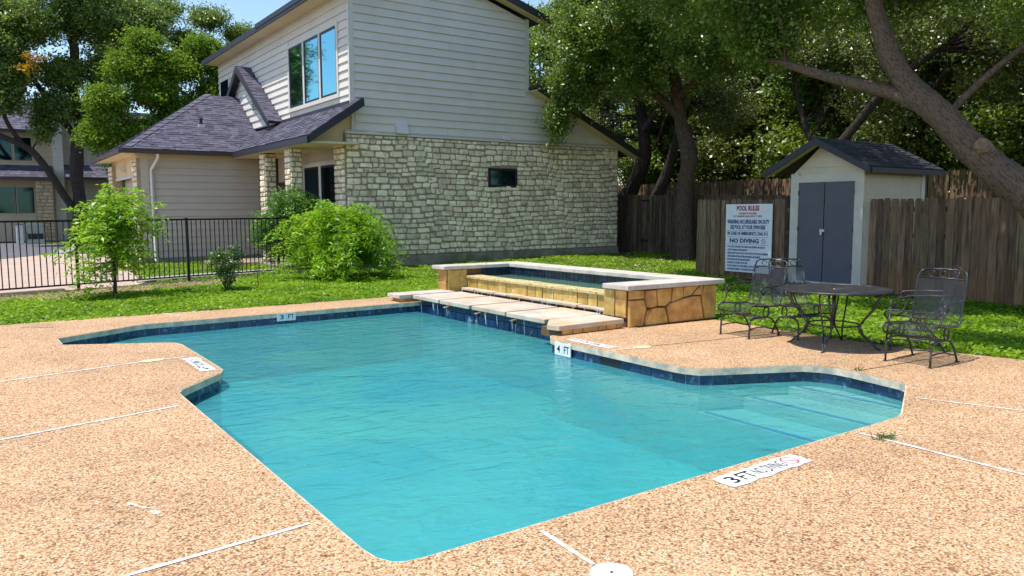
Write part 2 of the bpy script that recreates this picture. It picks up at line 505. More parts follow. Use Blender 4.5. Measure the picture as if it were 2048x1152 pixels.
MT['patch'] = M('cement_patch', (0.74, 0.56, 0.36), 0.85, 0.1, 8)

# ------------------------------------------------------------------ mesh helpers
def tag(o, label=None, cat=None, group=None, kind=None):
    if label:
        o['label'] = label
    if cat:
        o['category'] = cat
    if group:
        o['group'] = group
    if kind:
        o['kind'] = kind
    return o

def link(name, me, mat=None, parent=None):
    o = bpy.data.objects.new(name, me)
    col.objects.link(o)
    if mat is not None and me is not None and not me.materials:
        me.materials.append(MT[mat] if isinstance(mat, str) else mat)
    if parent is not None:
        o.parent = parent
        if parent.type == 'EMPTY' and not parent.get('_local'):
            o.matrix_parent_inverse = Matrix.Translation(-Vector(parent.location))
    return o

LOCAL = set()

def thing(name, label, cat, loc=(0, 0, 0), group=None, kind=None):
    o = bpy.data.objects.new(name, None)
    o.empty_display_size = 0.2
    col.objects.link(o)
    o.location = loc
    return tag(o, label, cat, group, kind)

class MB:
    def __init__(s):
        s.v, s.f = [], []

    def add(s, vs, fs):
        o = len(s.v)
        s.v += [tuple(p) for p in vs]
        s.f += [tuple(i + o for i in f) for f in fs]

    def box(s, x0, x1, y0, y1, z0, z1):
        s.add([(x0, y0, z0), (x1, y0, z0), (x1, y1, z0), (x0, y1, z0), (x0, y0, z1), (x1, y0, z1), (x1, y1, z1), (x0, y1, z1)],
              [(0, 3, 2, 1), (4, 5, 6, 7), (0, 1, 5, 4), (1, 2, 6, 5), (2, 3, 7, 6), (3, 0, 4, 7)])
        return s

    def prism(s, poly, off):
        n = len(poly)
        off = Vector(off)
        a = [Vector(p) for p in poly]
        nrm = Vector((0, 0, 0))
        for i in range(n):
            nrm += a[i].cross(a[(i + 1) % n])
        if nrm.dot(off) > 0:
            a.reverse()
        b = [p + off for p in a]
        s.add(a + b, [tuple(range(n)), tuple(range(2 * n - 1, n - 1, -1))] + [(i, i + n, (i + 1) % n + n, (i + 1) % n) for i in range(n)])
        return s

    def tube(s, pts, r, n=6, cap=True):
        pts = [Vector(p) for p in pts]
        rs = r if isinstance(r, (list, tuple)) else [r] * len(pts)
        o = len(s.v)
        prev = None
        for i, p in enumerate(pts):
            if i == 0:
                t = pts[1] - p
            elif i == len(pts) - 1:
                t = p - pts[i - 1]
            else:
                t = pts[i + 1] - pts[i - 1]
            t.normalize()
            if prev is None:
                a = Vector((0, 0, 1)) if abs(t.z) < 0.9 else Vector((1, 0, 0))
                x = t.cross(a).normalized()
            else:
                x = (prev - t * prev.dot(t)).normalized()
            prev = x
            y = t.cross(x)
            for k in range(n):
                a = 2 * math.pi * k / n
                s.v.append(tuple(p + (x * math.cos(a) + y * math.sin(a)) * rs[i]))
        for i in range(len(pts) - 1):
            for k in range(n):
                k2 = (k + 1) % n
                s.f.append((o + i * n + k, o + i * n + k2, o + (i + 1) * n + k2, o + (i + 1) * n + k))
        if cap:
            s.f.append(tuple(o + k for k in range(n - 1, -1, -1)))
            e = o + (len(pts) - 1) * n
            s.f.append(tuple(e + k for k in range(n)))
        return s

    def disc(s, c, r, z0, z1, n=32, irr=0.0):
        vs = []
        for zz in (z0, z1):
            for k in range(n):
                a = 2 * math.pi * k / n
                vs.append((c[0] + r * math.cos(a), c[1] + r * math.sin(a), zz))
        s.add(vs, [tuple(range(n - 1, -1, -1)), tuple(range(n, 2 * n))] + [(k, (k + 1) % n, (k + 1) % n + n, k + n) for k in range(n)])
        return s

    def mesh(s, name):
        me = bpy.data.meshes.new(name)
        me.from_pydata(s.v, [], s.f)
        me.update()
        return me

    def build(s, name, mat, parent=None, smooth=False, bevel=0.0):
        me = s.mesh(name)
        if bevel:
            bm = bmesh.new()
            bm.from_mesh(me)
            bmesh.ops.bevel(bm, geom=list(bm.edges), offset=bevel, segments=2, profile=0.6, affect='EDGES')
            bm.to_mesh(me)
            bm.free()
        if smooth:
            me.polygons.foreach_set('use_smooth', [True] * len(me.polygons))
        return link(name, me, mat, parent)

def np_mesh(name, verts, faces, smooth=False):
    """verts (N,3), faces (M,k) numpy"""
    me = bpy.data.meshes.new(name)
    nv, nf, k = len(verts), len(faces), faces.shape[1]
    me.vertices.add(nv)
    me.vertices.foreach_set('co', np.ascontiguousarray(verts, dtype=np.float32).ravel())
    me.loops.add(nf * k)
    me.loops.foreach_set('vertex_index', np.ascontiguousarray(faces, dtype=np.int32).ravel())
    me.polygons.add(nf)
    me.polygons.foreach_set('loop_start', np.arange(0, nf * k, k, dtype=np.int32))
    me.polygons.foreach_set('loop_total', np.full(nf, k, dtype=np.int32))
    me.update(calc_edges=True)
    return me

def leaf_geo(cent, size, aspect=0.5, up=0.5, dirs=None, fold=0.0):
    """one pointed leaf (four corners) per centre"""
    n = len(cent)
    nr = rng.normal(size=(n, 3))
    nr[:, 2] = np.abs(nr[:, 2]) + up
    nr /= np.linalg.norm(nr, axis=1, keepdims=True)
    d = rng.normal(size=(n, 3)) if dirs is None else dirs + rng.normal(size=(n, 3)) * 0.25
    d -= nr * np.sum(d * nr, axis=1, keepdims=True)
    d /= np.linalg.norm(d, axis=1, keepdims=True) + 1e-9
    s = np.cross(nr, d)
    sz = (size * rng.uniform(0.7, 1.3, n))[:, None]
    a = cent - d * sz * 0.5
    b = cent + s * sz * aspect * 0.5 + nr * sz * 0.06
    c = cent + d * sz * 0.5
    e = cent - s * sz * aspect * 0.5 + nr * sz * 0.06
    v = np.stack([a, b, c, e], axis=1).reshape(-1, 3)
    f = np.arange(n * 4).reshape(n, 4)
    return v, f

def join_geo(parts):
    vs, fs, o = [], [], 0
    for v, f in parts:
        vs.append(v)
        fs.append(f + o)
        o += len(v)
    return np.concatenate(vs), np.concatenate(fs)

def ball(n, p=2.0):
    d = rng.normal(size=(n, 3))
    d /= np.linalg.norm(d, axis=1, keepdims=True)
    return d * (rng.uniform(0, 1, n) ** (1 / p))[:, None]

def vnoise3(p):
    return 0.5 + 0.5 * np.sin(p[:, 0] * 2.3 + 1.7 * np.sin(p[:, 1] * 1.9)) * np.sin(p[:, 1] * 2.7 + 1.3 * np.sin(p[:, 2] * 2.2)) * np.cos(p[:, 2] * 1.8 + p[:, 0])

def crown_leaves(blobs, leaf, per=14, spread=0.2, aspect=0.55):
    """blobs: (x,y,z,rx,ry,rz,clumps). Leaves sit in small sprays scattered through each lobe."""
    cs = []
    for (x, y, z, rx, ry, rz, n) in blobs:
        c = ball(n, 1.0)
        c = c * ((0.5 + 0.55 * rng.uniform(0, 1, n)) / (np.linalg.norm(c, axis=1) + 1e-6))[:, None]
        # uneven lobes: pull some directions in
        w_ = 1.08 - 0.6 * vnoise3(c * 2.6 + np.array([x, y, z]) * 1.7)
        w_ = np.where(rng.uniform(size=n) < 0.12, w_ * rng.uniform(1.0, 1.45, n), w_)
        c = c * w_[:, None] * np.array([rx, ry, rz]) + np.array([x, y, z])
        cs.append(c)
    c = np.concatenate(cs)
    k = rng.poisson(per, len(c)) + 3
    cent = np.repeat(c, k, axis=0)
    dr = rng.normal(size=(len(c), 3))
    dr[:, 2] -= 0.3
    dr /= np.linalg.norm(dr, axis=1, keepdims=True)
    drr = np.repeat(dr, k, axis=0)
    cent = cent + drr * rng.uniform(-1, 1, (len(cent), 1)) * spread * 1.6 + rng.normal(size=cent.shape) * spread * np.array([0.55, 0.55, 0.4])
    return leaf_geo(cent, leaf, aspect, 0.35)

def limb(p, q, r1, r2, n=6, sag=0.15, wob=0.08):
    p, q = Vector(p), Vector(q)
    L = (q - p).length
    pts = []
    for i in range(n + 1):
        t = i / n
        k = p.lerp(q, t)
        k.z += sag * L * math.sin(math.pi * t) * 0.5
        if 0 < i < n:
            k += Vector((random.uniform(-1, 1), random.uniform(-1, 1), random.uniform(-1, 1))) * wob * L * 0.35
        pts.append(k)
    rs = [r1 + (r2 - r1) * i / n for i in range(n + 1)]
    return pts, rs

def rough_tube(path, rad, n=12, sub=4, amp=0.10):
    """trunk or limb through path points, with an uneven skin"""
    P = [Vector(p) for p in path]
    pts, rs = [], []
    for i in range(len(P) - 1):
        a = P[i - 1] if i else P[i] * 2 - P[i + 1]
        d = P[i + 2] if i + 2 < len(P) else P[i + 1] * 2 - P[i]
        for k in range(sub):
            t = k / sub
            b, c = P[i], P[i + 1]
            q = 0.5 * ((2 * b) + (c - a) * t + (2 * a - 5 * b + 4 * c - d) * t * t + (3 * b - a - 3 * c + d) * t ** 3)
            pts.append(q)
            rs.append(rad[i] + (rad[i + 1] - rad[i]) * t)
    pts.append(P[-1])
    rs.append(rad[-1])
    mb = MB()
    mb.tube(pts, rs, n)
    ph = [random.uniform(0, 6.28) for _ in range(n)]
    out = []
    for i, v in enumerate(mb.v):
        ring, k = divmod(i, n)
        if ring < len(pts):
            c = pts[ring]
            f = 1 + amp * math.sin(ph[k] + ring * 0.35) + amp * 0.7 * random.uniform(-1, 1)
            out.append(tuple(c + (Vector(v) - c) * f))
        else:
            out.append(v)
    mb.v = out
    return mb

def clip_poly(poly, clip):
    """Sutherland-Hodgman, both lists of 2D points, clip convex and counter-clockwise"""
    out = poly
    n = len(clip)
    for i in range(n):
        a, b = clip[i], clip[(i + 1) % n]
        ins, out = out, []
        if not ins:
            return []
        def side(p):
            return (b[0] - a[0]) * (p[1] - a[1]) - (b[1] - a[1]) * (p[0] - a[0])
        for j in range(len(ins)):
            p, q = ins[j], ins[(j + 1) % len(ins)]
            sp, sq = side(p), side(q)
            if sp >= 0:
                out.append(p)
            if sp * sq < 0:
                t = sp / (sp - sq)
                out.append((p[0] + (q[0] - p[0]) * t, p[1] + (q[1] - p[1]) * t))
    return out

def area2(p):
    return 0.5 * sum(p[i][0] * p[(i + 1) % len(p)][1] - p[(i + 1) % len(p)][0] * p[i][1] for i in range(len(p)))

def text_on(name, body, origin, u, v, wid, hei, mat, parent, bold=0.0, lift=0.0):
    """flat lettering fitted to a box wid x hei, lower left at origin, along u and v"""
    cu = bpy.data.curves.new('lettering', 'FONT')
    cu.body = body
    cu.resolution_u = 2
    cu.offset = bold
    tmp = bpy.data.objects.new('lettering', cu)
    col.objects.link(tmp)
    dg = bpy.context.evaluated_depsgraph_get()
    me = bpy.data.meshes.new_from_object(tmp.evaluated_get(dg))
    bpy.data.objects.remove(tmp)
    bpy.data.curves.remove(cu)
    me.materials.clear()
    co = np.array([x.co[:] for x in me.vertices])
    mn, mx = co.min(0), co.max(0)
    u, v, origin = Vector(u).normalized(), Vector(v).normalized(), Vector(origin)
    nrm = u.cross(v)
    for x in me.vertices:
        a = (x.co.x - mn[0]) / (mx[0] - mn[0]) * wid
        b = (x.co.y - mn[1]) / (mx[1] - mn[1]) * hei
        x.co = origin + u * a + v * b + nrm * lift
    me.name = name
    return link(name, me, mat, parent)

# ------------------------------------------------------------------ ground
def ground_z(x, y):
    k = min(max((x - 8.6) / 6.0, 0), 1)
    return -0.03 + k * (-0.09 + 0.0165 * (min(max(y, 2), 20) - 5.3))

# the deck outline and the pool edge
DECK = [(-7, -5), (9.3, -5), (9.0, 1.5), (8.78, 3.35), (8.62, 4.0), (8.47, 4.7), (8.48, 5.5), (8.55, 6.6), (8.58, 7.2), (7.3, 7.36),
        (7.3, 11.95), (6.15, 12.66), (3.0, 12.7), (0.2, 12.78), (-7, 12.9)]
POOL = [(0.79, 10.98), (0.80, 10.39), (1.84, 9.82), (1.92, 9.74), (1.95, 9.6), (1.95, 8.0), (1.945, 7.8), (1.89, 7.66), (1.42, 7.12), (1.375, 7.02), (1.37, 6.9),
        (1.37, 3.2), (1.385, 3.07), (1.43, 2.98), (1.50, 2.94), (1.6, 2.93), (5.5, 2.93), (5.62, 2.935), (5.74, 2.97), (6.6, 3.39), (6.71, 3.45), (6.78, 3.55), (6.89, 4.1),
        (6.90, 4.25), (6.86, 4.42), (6.76, 4.56), (5.9, 4.97), (5.79, 5.04), (5.73, 5.16), (5.715, 5.3), (5.71, 7.15), (5.75, 7.32), (5.86, 7.46), (6.02, 7.54),
        (6.3, 7.6), (6.3, 11.72), (5.9, 11.72), (1.95, 11.66), (1.80, 11.62)]
WATER_Z = -0.17

# lawn and earth: a grid that reaches past the horizon, left open under the deck
gx = [-400, -150, -60, -30, -15, -8, -6.5] + [round(-6 + i * 1.0, 2) for i in range(15)] + [8.3] + [9 + i * 0.75 for i in range(14)] + [21, 24, 30, 45, 80, 160, 400]
gy = [-400, -100, -30, -10, -4.5, -2, 0, 2] + [3 + i * 0.75 for i in range(13)] + [12.4] + [13 + i * 0.75 for i in range(10)] + [21, 24, 28, 34, 42, 55, 80, 160, 500]
mb = MB()
idx = {}
for j, y in enumerate(gy):
    for i, x in enumerate(gx):
        idx[i, j] = len(mb.v)
        mb.v.append((x, y, ground_z(x, y)))
for j in range(len(gy) - 1):
    for i in range(len(gx) - 1):
        xm, ym = (gx[i] + gx[i + 1]) / 2, (gy[j] + gy[j + 1]) / 2
        if -6.5 < xm < 8.3 and -4.5 < ym < 12.4:
            continue
        mb.f.append((idx[i, j], idx[i + 1, j], idx[i + 1, j + 1], idx[i, j + 1]))
o = mb.build('ground', 'soil', smooth=True)
tag(o, 'green lawn and bare soil around the pool deck', 'ground', kind='structure')

def flat(name, poly, z, mat, label, cat, kind='structure', parent=None):
    mb = MB()
    mb.add([(p[0], p[1], z) for p in poly], [tuple(range(len(poly)))] if area2(poly) > 0 else [tuple(range(len(poly) - 1, -1, -1))])
    o = mb.build(name, mat, parent)
    if parent is None:
        tag(o, label, cat, kind=kind)
    return o

flat('dry_strip', [(-3, 15.6), (0.5, 16.1), (2.9, 16.7), (4.4, 17.2), (5.0, 18.8), (1.2, 17.65), (-3, 16.5)], -0.024, 'drysoil', 'dry straw coloured soil along the iron fence', 'soil')
flat('driveway', [(-9, 15.2), (-1, 17.25), (2.9, 18.4), (3.35, 19.3), (3.95, 25.6), (4.3, 33), (2.6, 34.5), (0.5, 31), (-9, 29)], -0.022, 'drive', 'pinkish concrete driveway beyond the iron fence', 'driveway')
flat('street', [(-60, 27), (-9, 29), (0.5, 31), (2.6, 34.9), (3.4, 38), (4.0, 44), (3, 49), (-60, 49)], -0.026, 'asphalt', 'grey asphalt street running past the houses', 'street')
mb = MB()
mb.tube([(2.6, 34.7, -0.02), (3.2, 36.0, -0.02), (3.7, 39, -0.02), (4.3, 44, -0.02), (5.5, 47, -0.02), (9, 48.4, -0.02)], 0.12, 4)
tag(mb.build('kerb', 'kerb'), 'white concrete kerb curving along the street', 'kerb', kind='structure')
flat('far_lawn', [(-30, 49.1), (2.5, 49.1), (2.5, 49.9), (-30, 49.9)], 0.02, 'straw', 'strip of dry yellow lawn before the far house', 'lawn')

# ------------------------------------------------------------------ deck, coping, pool
def holed(outer, hole, z):
    loops = [[Vector((*p, z)) for p in outer], [Vector((*p, z)) for p in hole]]
    tris = tessellate_polygon(loops)
    allv = [v for l in loops for v in l]
    mb = MB()
    fs = []
    for t in tris:
        a, b, c = (allv[i] for i in t)
        fs.append(t if (b - a).cross(c - a).z > 0 else (t[0], t[2], t[1]))
    mb.add(allv, fs)
    return mb

def offset_poly(poly, d):
    """shift a closed outline sideways by d (positive = to the right of travel), with mitred corners"""
    n = len(poly)
    out = []
    for i in range(n):
        p0, p1, p2 = Vector(poly[i - 1]), Vector(poly[i]), Vector(poly[(i + 1) % n])
        a, b = (p1 - p0).normalized(), (p2 - p1).normalized()
        na, nb = Vector((a.y, -a.x)), Vector((b.y, -b.x))
        k = (na + nb)
        k = k / max(k.length_squared / 2, 0.3)
        out.append(tuple(p1 + k * d))
    return out

sgn = 1 if area2(POOL) > 0 else -1      # travel direction: inside is on the left when counter-clockwise
EDGE_IN = offset_poly(POOL, -0.03 * sgn)    # nose of the coping, over the water
EDGE_DECK = offset_poly(POOL, -0.020 * sgn)  # aggregate stops just short of the nose
EDGE_OUT = offset_poly(POOL, 0.05 * sgn)    # where the aggregate starts
deck = holed(DECK, EDGE_DECK, 0.0).build('deck', 'deck')
tag(deck, 'tan exposed aggregate concrete deck around the pool', 'deck', kind='structure')
mb = MB()
for i in range(len(DECK)):
    a, b = DECK[i], DECK[(i + 1) % len(DECK)]
    mb.add([(a[0], a[1], 0), (b[0], b[1], 0), (b[0], b[1], -0.15), (a[0], a[1], -0.15)], [(0, 3, 2, 1)])
mb.build('deck_edge', 'deck', deck)
n = len(POOL)
for i in range(n):
    a, b, c, d = Vector(EDGE_OUT[i]), Vector(EDGE_OUT[(i + 1) % n]), Vector(EDGE_IN[(i + 1) % n]), Vector(EDGE_IN[i])
    if (a.x > 6.2 and b.x > 6.2 and a.y > 7.5):
        continue
    k = max(1, round((b - a).length / 0.62))
    for j in range(k):
        t0, t1 = j / k, (j + 1) / k
        q = [a.lerp(b, t0), a.lerp(b, t1), d.lerp(c, t1), d.lerp(c, t0)]
        if area2(q) < 0:
            q.reverse()
        mb = MB()
        mb.prism([(p.x, p.y, -0.068) for p in q], (0, 0, 0.065))
        mb.build('coping_stone', 'coping', deck)
# joints in the deck, caulked white or left dark
def strip(p, q, wd, z, mat, name, parent, jit=0.0):
    p, q = Vector(p), Vector(q)
    d = (q - p).normalized()
    s = Vector((-d.y, d.x)) * wd / 2
    mb = MB()
    k = max(2, int((q - p).length / 0.12))
    L, Rr = [], []
    for i in range(k + 1):
        c = p.lerp(q, i / k)
        f1, f2 = 1 + random.uniform(-jit, jit), 1 + random.uniform(-jit, jit)
        L.append((c.x + s.x * f1, c.y + s.y * f1, z))
        Rr.append((c.x - s.x * f2, c.y - s.y * f2, z))
    mb.add(L + Rr, [(i, i + k + 1, i + k + 2, i + 1) for i in range(k)])
    return mb.build(name, mat, parent)
for p, q, wdt in [((-6, 7.45), (0.15, 8.43), .03), ((0.15, 8.43), (1.35, 8.68), .03), ((1.62, 8.70), (1.82, 8.72), .025), ((-6, 4.9), (0.09, 6.24), .032), ((0.09, 6.24), (1.30, 6.51), .03),
                  ((-2, 3.2), (0.46, 3.54), .024), ((0.46, 3.54), (1.30, 3.615), .024), ((2.18, 2.87), (2.155, 2.45), .026), ((4.975, 2.88), (4.95, 1.85), .03), ((4.95, 1.85), (4.8, -3), .03),
                  ((6.29, 3.17), (6.55, 2.46), .02), ((5.78, 6.25), (6.05, 6.22), .02), ((2.5, 12.2), (2.36, 12.74), .02), ((6.15, 12.3), (6.1, 12.68), .02)]:
    strip(p, q, wdt, 0.004, 'caulk', 'joint_caulk', deck, 0.3)
for p, q in [((6.3, 6.2), (7.6, 6.0)), ((7.6, 6.0), (8.5, 5.86)), ((6.94, 4.05), (7.6, 3.99)), ((7.6, 3.99), (8.6, 3.9)), ((6.55, 2.46), (7.4, 0)), ((0.5, 12.35), (0.86, 12.06)), ((-6, 8.9), (0.3, 10.6))]:
    strip(p, q, 0.014, 0.003, 'joint', 'open_joint', deck, 0.2)
for c, rx, ry, a in [((1.49, 8.70), 0.13, 0.075, 0.15), ((6.17, 6.21), 0.12, 0.07, -0.1)]:
    mb = MB()
    pts = []
    for k in range(22):
        t = 2 * math.pi * k / 22
        f = 1 + random.uniform(-0.1, 0.1)
        x, y = rx * f * math.cos(t), ry * f * math.sin(t)
        pts.append((c[0] + x * math.cos(a) - y * math.sin(a), c[1] + x * math.sin(a) + y * math.cos(a), 0.005))
    mb.add(pts, [tuple(range(22))])
    mb.build('cement_patch', 'patch', deck)

# old paint smears on the left slab and dark spots
for (px, py, L_, a, wd_) in [(0.62, 4.42, 0.16, -1.1, .03), (0.70, 4.22, 0.12, -1.3, .045), (0.66, 4.33, .10, -.9, .03)]:
    mb = MB()
    pts = []
    for k in range(18):
        t_ = 2 * math.pi * k / 18
        f_ = random.uniform(.45, 1.1)
        x_, y_ = L_ / 2 * f_ * math.cos(t_), wd_ / 2 * random.uniform(.35, 1.2) * math.sin(t_)
        pts.append((px + x_ * math.cos(a) - y_ * math.sin(a), py + x_ * math.sin(a) + y_ * math.cos(a), 0.003))
    mb.add(pts, [tuple(range(18))])
    mb.build('paint_smear', 'smear', deck)
# basin
basin = MB()
FLOOR = -0.98
fl = [Vector((*p, FLOOR)) for p in POOL]
tr = tessellate_polygon([fl])
basin.add(fl, [t if (fl[t[1]] - fl[t[0]]).cross(fl[t[2]] - fl[t[0]]).z > 0 else (t[0], t[2], t[1]) for t in tr])
for i in range(n):
    a, b = POOL[i], POOL[(i + 1) % n]
    q = [(a[0], a[1], FLOOR), (b[0], b[1], FLOOR), (b[0], b[1], -0.064), (a[0], a[1], -0.064)]
    basin.add(q, [(0, 1, 2, 3) if sgn < 0 else (0, 3, 2, 1)])
basin = basin.build('pool_basin', 'plaster')
tag(basin, 'plastered swimming pool basin under the deck edge', 'pool', kind='structure')
# corner steps, seen through the water
def inside_steps(x0, x1, ztop):
    cl = [p for p in POOL]
    sq = [(x0, 3.0), (x1, 3.0), (x1, 5.2), (x0, 5.2)]
    nook = [(5.55, 3.0), (5.75, 2.99), (6.68, 3.45), (6.77, 3.56), (6.88, 4.15), (6.85, 4.42), (6.74, 4.55), (5.75, 5.0), (5.55, 5.0)]
    return clip_poly(nook, sq)
for x0, x1, zt in [(6.62, 7.0, -0.215), (6.18, 6.615, -0.30), (5.72, 6.175, -0.42)]:
    q = inside_steps(x0, x1, zt)
    mb = MB()
    mb.prism([(p[0], p[1], FLOOR + 0.01) for p in q], (0, 0, zt - FLOOR - 0.01))
    o = mb.build('step', 'plaster', basin)
    ys = [p[1] for p in q if abs(p[0] - x0) < 0.02]
    y0, y1 = min(ys) + 0.06, max(ys) - 0.06
    mb = MB()
    mb.box(x0 + 0.03, x0 + 0.085, y0, y1, zt + 0.001, zt + 0.006)
    mb.build('step_stripe', 'stripe', o)
# waterline tiles on the walls that can be seen
tile_me = MB().box(-0.5, 0.5, 0, 1, 0, 1).mesh('tile')
tile_me.materials.append(MT['tile'])
for i in range(n):
    a, b = Vector(POOL[i]), Vector(POOL[(i + 1) % n])
    d = b - a
    inw = Vector((-d.y, d.x)).normalized() * sgn
    mid = (a + b) / 2
    if inw.dot(-mid) <= 0 or (a.x > 6.25 and b.x > 6.25 and a.y > 7.5):
        continue
    k = max(1, round(d.length / 0.155))
    for j in range(k):
        c = a.lerp(b, (j + 0.5) / k)
        if abs(c.x - 5.71) < 0.03 and 6.05 < c.y < 6.40:
            continue
        o = link('tile', tile_me, None, basin)
        ang = math.atan2(d.y, d.x) + (math.pi if sgn < 0 else 0)
        o.location = (c.x, c.y, -0.225)
        o.rotation_euler = (0, 0, ang)
        o.scale = (d.length / k - 0.006, 0.007 + random.uniform(0, 0.003), 0.154)
mb = MB()
mb.box(5.706, 5.72, 6.02, 6.43, -0.24, -0.072)
mb.build('skimmer_mouth', 'black', basin)  # flat black plate, the shade inside the opening put into its colour
wat = MB()
wp = [Vector((*p, WATER_Z)) for p in offset_poly(POOL, 0.012 * sgn)]
tr = tessellate_polygon([wp])
tri = [t if (wp[t[1]] - wp[t[0]]).cross(wp[t[2]] - wp[t[0]]).z > 0 else (t[0], t[2], t[1]) for t in tr]
wat.add(wp, tri)
wat.add([p + Vector((0, 0, FLOOR - 0.05 - WATER_Z)) for p in wp], [t[::-1] for t in tri])
for i in range(n):
    k = (i + 1) % n
    wat.f.append((i, i + n, k + n, k) if sgn > 0 else (i, k, k + n, i + n))
tag(wat.build('pool_water', 'water'), 'turquoise rippled swimming pool water', 'water', kind='structure')

# depth markers
def marker_tiles(name, label, o, u, v, body1, body2, w1, h):
    t = thing(name, label, 'sign', o)
    u, v = Vector(u), Vector(v)
    nn = u.cross(v)
    o = Vector(o)
    for k, body in enumerate((body1, body2)):
        p = o + u * (k * (w1 + 0.003))
        mb = MB()
        mb.prism([p, p + u * w1, p + u * w1 + v * h, p + v * h], nn * 0.012)
        pl = mb.build('tile_plate', 'white', t)
        wd_ = w1 * (0.42 if k == 0 else 0.66)
        text_on('lettering', body, p + u * (w1 - wd_) / 2 + v * h * 0.22, u, v, wd_, h * 0.58, 'black', pl, 0.012, 0.0135)
marker_tiles('depth_marker', 'white 3 FT depth tile on the far pool edge facing the camera', (3.77, 11.618, -0.118), (1, 0.015, 0), (0, 0, 1), '3', 'FT', 0.143, 0.122)
marker_tiles('depth_marker', 'white 4 FT depth tile on the pool edge beside the waterfall', (5.672, 7.165, -0.165), (0, -1, 0), (0, 0, 1), '4', 'FT', 0.146, 0.15)

def deck_decal(label, o, u, v, L, h, ftxt, ragged=True):
    t = thing('deck_marking', label, 'marking', (o[0], o[1], 0), None)
    u, v = Vector((*u, 0)).normalized(), Vector((*v, 0)).normalized()
    o = Vector((*o, 0.0))
    mb = MB()
    pts = []
    def side(p, q, k, outn):
        for i in range(k):
            s = p.lerp(q, i / k)
            pts.append(s + outn * random.uniform(-0.012, 0.012))
    A, B, C, D = o, o + u * L, o + u * L + v * h, o + v * h
    side(A, B, 16, -v); side(B, C, 4, u); side(C, D, 16, v); side(D, A, 4, -u)
    mb.add([(p.x, p.y, 0.0045) for p in pts], [tuple(range(len(pts)))] if u.cross(v).z > 0 else [tuple(range(len(pts) - 1, -1, -1))])
    pl = mb.build('painted_patch', 'decal', t)
    l = 0.0015 + 0.0045
    text_on('lettering', ftxt[0], o + u * L * 0.07 + v * h * 0.2, u, v, L * 0.085, h * 0.62, 'black', pl, 0.015, l)
    text_on('lettering', ftxt[1:].strip(), o + u * L * 0.20 + v * h * 0.2, u, v, L * 0.16, h * 0.62, 'black', pl, 0.008, l)
    text_on('lettering', 'NO DIVING', o + u * L * 0.385 + v * h * 0.2, u, v, L * 0.36, h * 0.6, 'black', pl, 0.0, l)
    c = o + u * L * 0.85 + v * h * 0.52
    ring(c, u, v, h * 0.36, h * 0.055, pl, l)

def ring(c, u, v, r, wd_, parent, lift):
    nn = u.cross(v)
    mb = MB()
    k = 24
    vs_ = []
    for rr in (r, r - wd_):
        for i in range(k):
            a = 2 * math.pi * i / k
            vs_.append(c + u * rr * math.cos(a) + v * rr * math.sin(a) + nn * lift)
    mb.add(vs_, [(i, (i + 1) % k, (i + 1) % k + k, i + k) for i in range(k)])
    d1, d2 = (u + v).normalized(), (u - v).normalized()
    mb.add([c + d2 * r * .9 + d1 * wd_ * .4 + nn * lift, c - d2 * r * .9 + d1 * wd_ * .4 + nn * lift, c - d2 * r * .9 - d1 * wd_ * .4 + nn * lift, c + d2 * r * .9 - d1 * wd_ * .4 + nn * lift], [(0, 1, 2, 3)])
    mb.build('prohibition_ring', 'red', parent)
    mb = MB()   # the diving figure inside the ring
    mb.add([c + (u * a + v * b) * r + nn * lift * 0.9 for a, b in [(-.45, .38), (-.1, .1), (.3, -.3), (.42, -.2), (.05, .22), (-.3, .5)]], [(0, 1, 2, 3, 4, 5)])
    mb.build('diver_mark', 'black', parent)

deck_decal('white painted 3 FT NO DIVING marking on the near deck edge', (3.42, 2.70), (1, 0.03), (-0.02, 1), 0.76, 0.165, '3 FT')
deck_decal('white painted 4 FT NO DIVING marking on the left peninsula of the deck', (1.915, 7.80), (0.0, 1), (-1, 0), 0.80, 0.15, '4 FT')
deck_decal('white painted 4 FT NO DIVING marking on the deck behind the 4 FT tile', (5.80, 7.12), (0.0, -1), (1, 0), 0.74, 0.14, '4 FT')
mb = MB()
mb.disc((2.155, 2.335), 0.092, 0.0005, 0.012, 40)
t = mb.build('skimmer_lid', 'white', bevel=0.003)
tag(t, 'round white plastic skimmer lid at the end of a caulked joint', 'lid')
MB().disc((2.155, 2.335), 0.008, 0.0122, 0.0135, 12).build('lid_hole', 'black', t)

# ------------------------------------------------------------------ raised spa with waterfall
spa = thing('spa', 'raised golden stone spa with white cap and spillway', 'spa', (7.8, 9.8, 0))
FR, BR, BL, FL = Vector((7.06, 7.38)), Vector((8.70, 7.30)), Vector((8.62, 12.18)), Vector((6.98, 12.30))
CAPZ, CAPT = 0.565, 0.065
def seg(p, q, t, z0, z1, name, mat, parent, bevel=0):
    """wall along p->q, thickness t to the left"""
    d = (q - p).normalized()
    s = Vector((-d.y, d.x)) * t
    mb = MB()
    mb.prism([(x.x, x.y, z0) for x in (p, q, q + s, p + s)], (0, 0, z1 - z0))
    return mb.build(name, mat, parent, bevel=bevel)
side_w = seg(FR + Vector((0.02, 0.02)), BR + Vector((-0.02, 0.02)), 0.26, -0.15, CAPZ - CAPT, 'side_wall', 'mortar_brown', spa)
back_w = seg(BR + Vector((-0.0, 0.32)), BL + Vector((0, -0.32)), 0.28, -0.15, CAPZ - CAPT, 'back_wall', 'mortar_brown', spa)
far_w = seg(BL, FL + Vector((0.02, -0.0)), 0.28, -0.15, CAPZ - CAPT, 'side_wall', 'mortar_brown', spa)
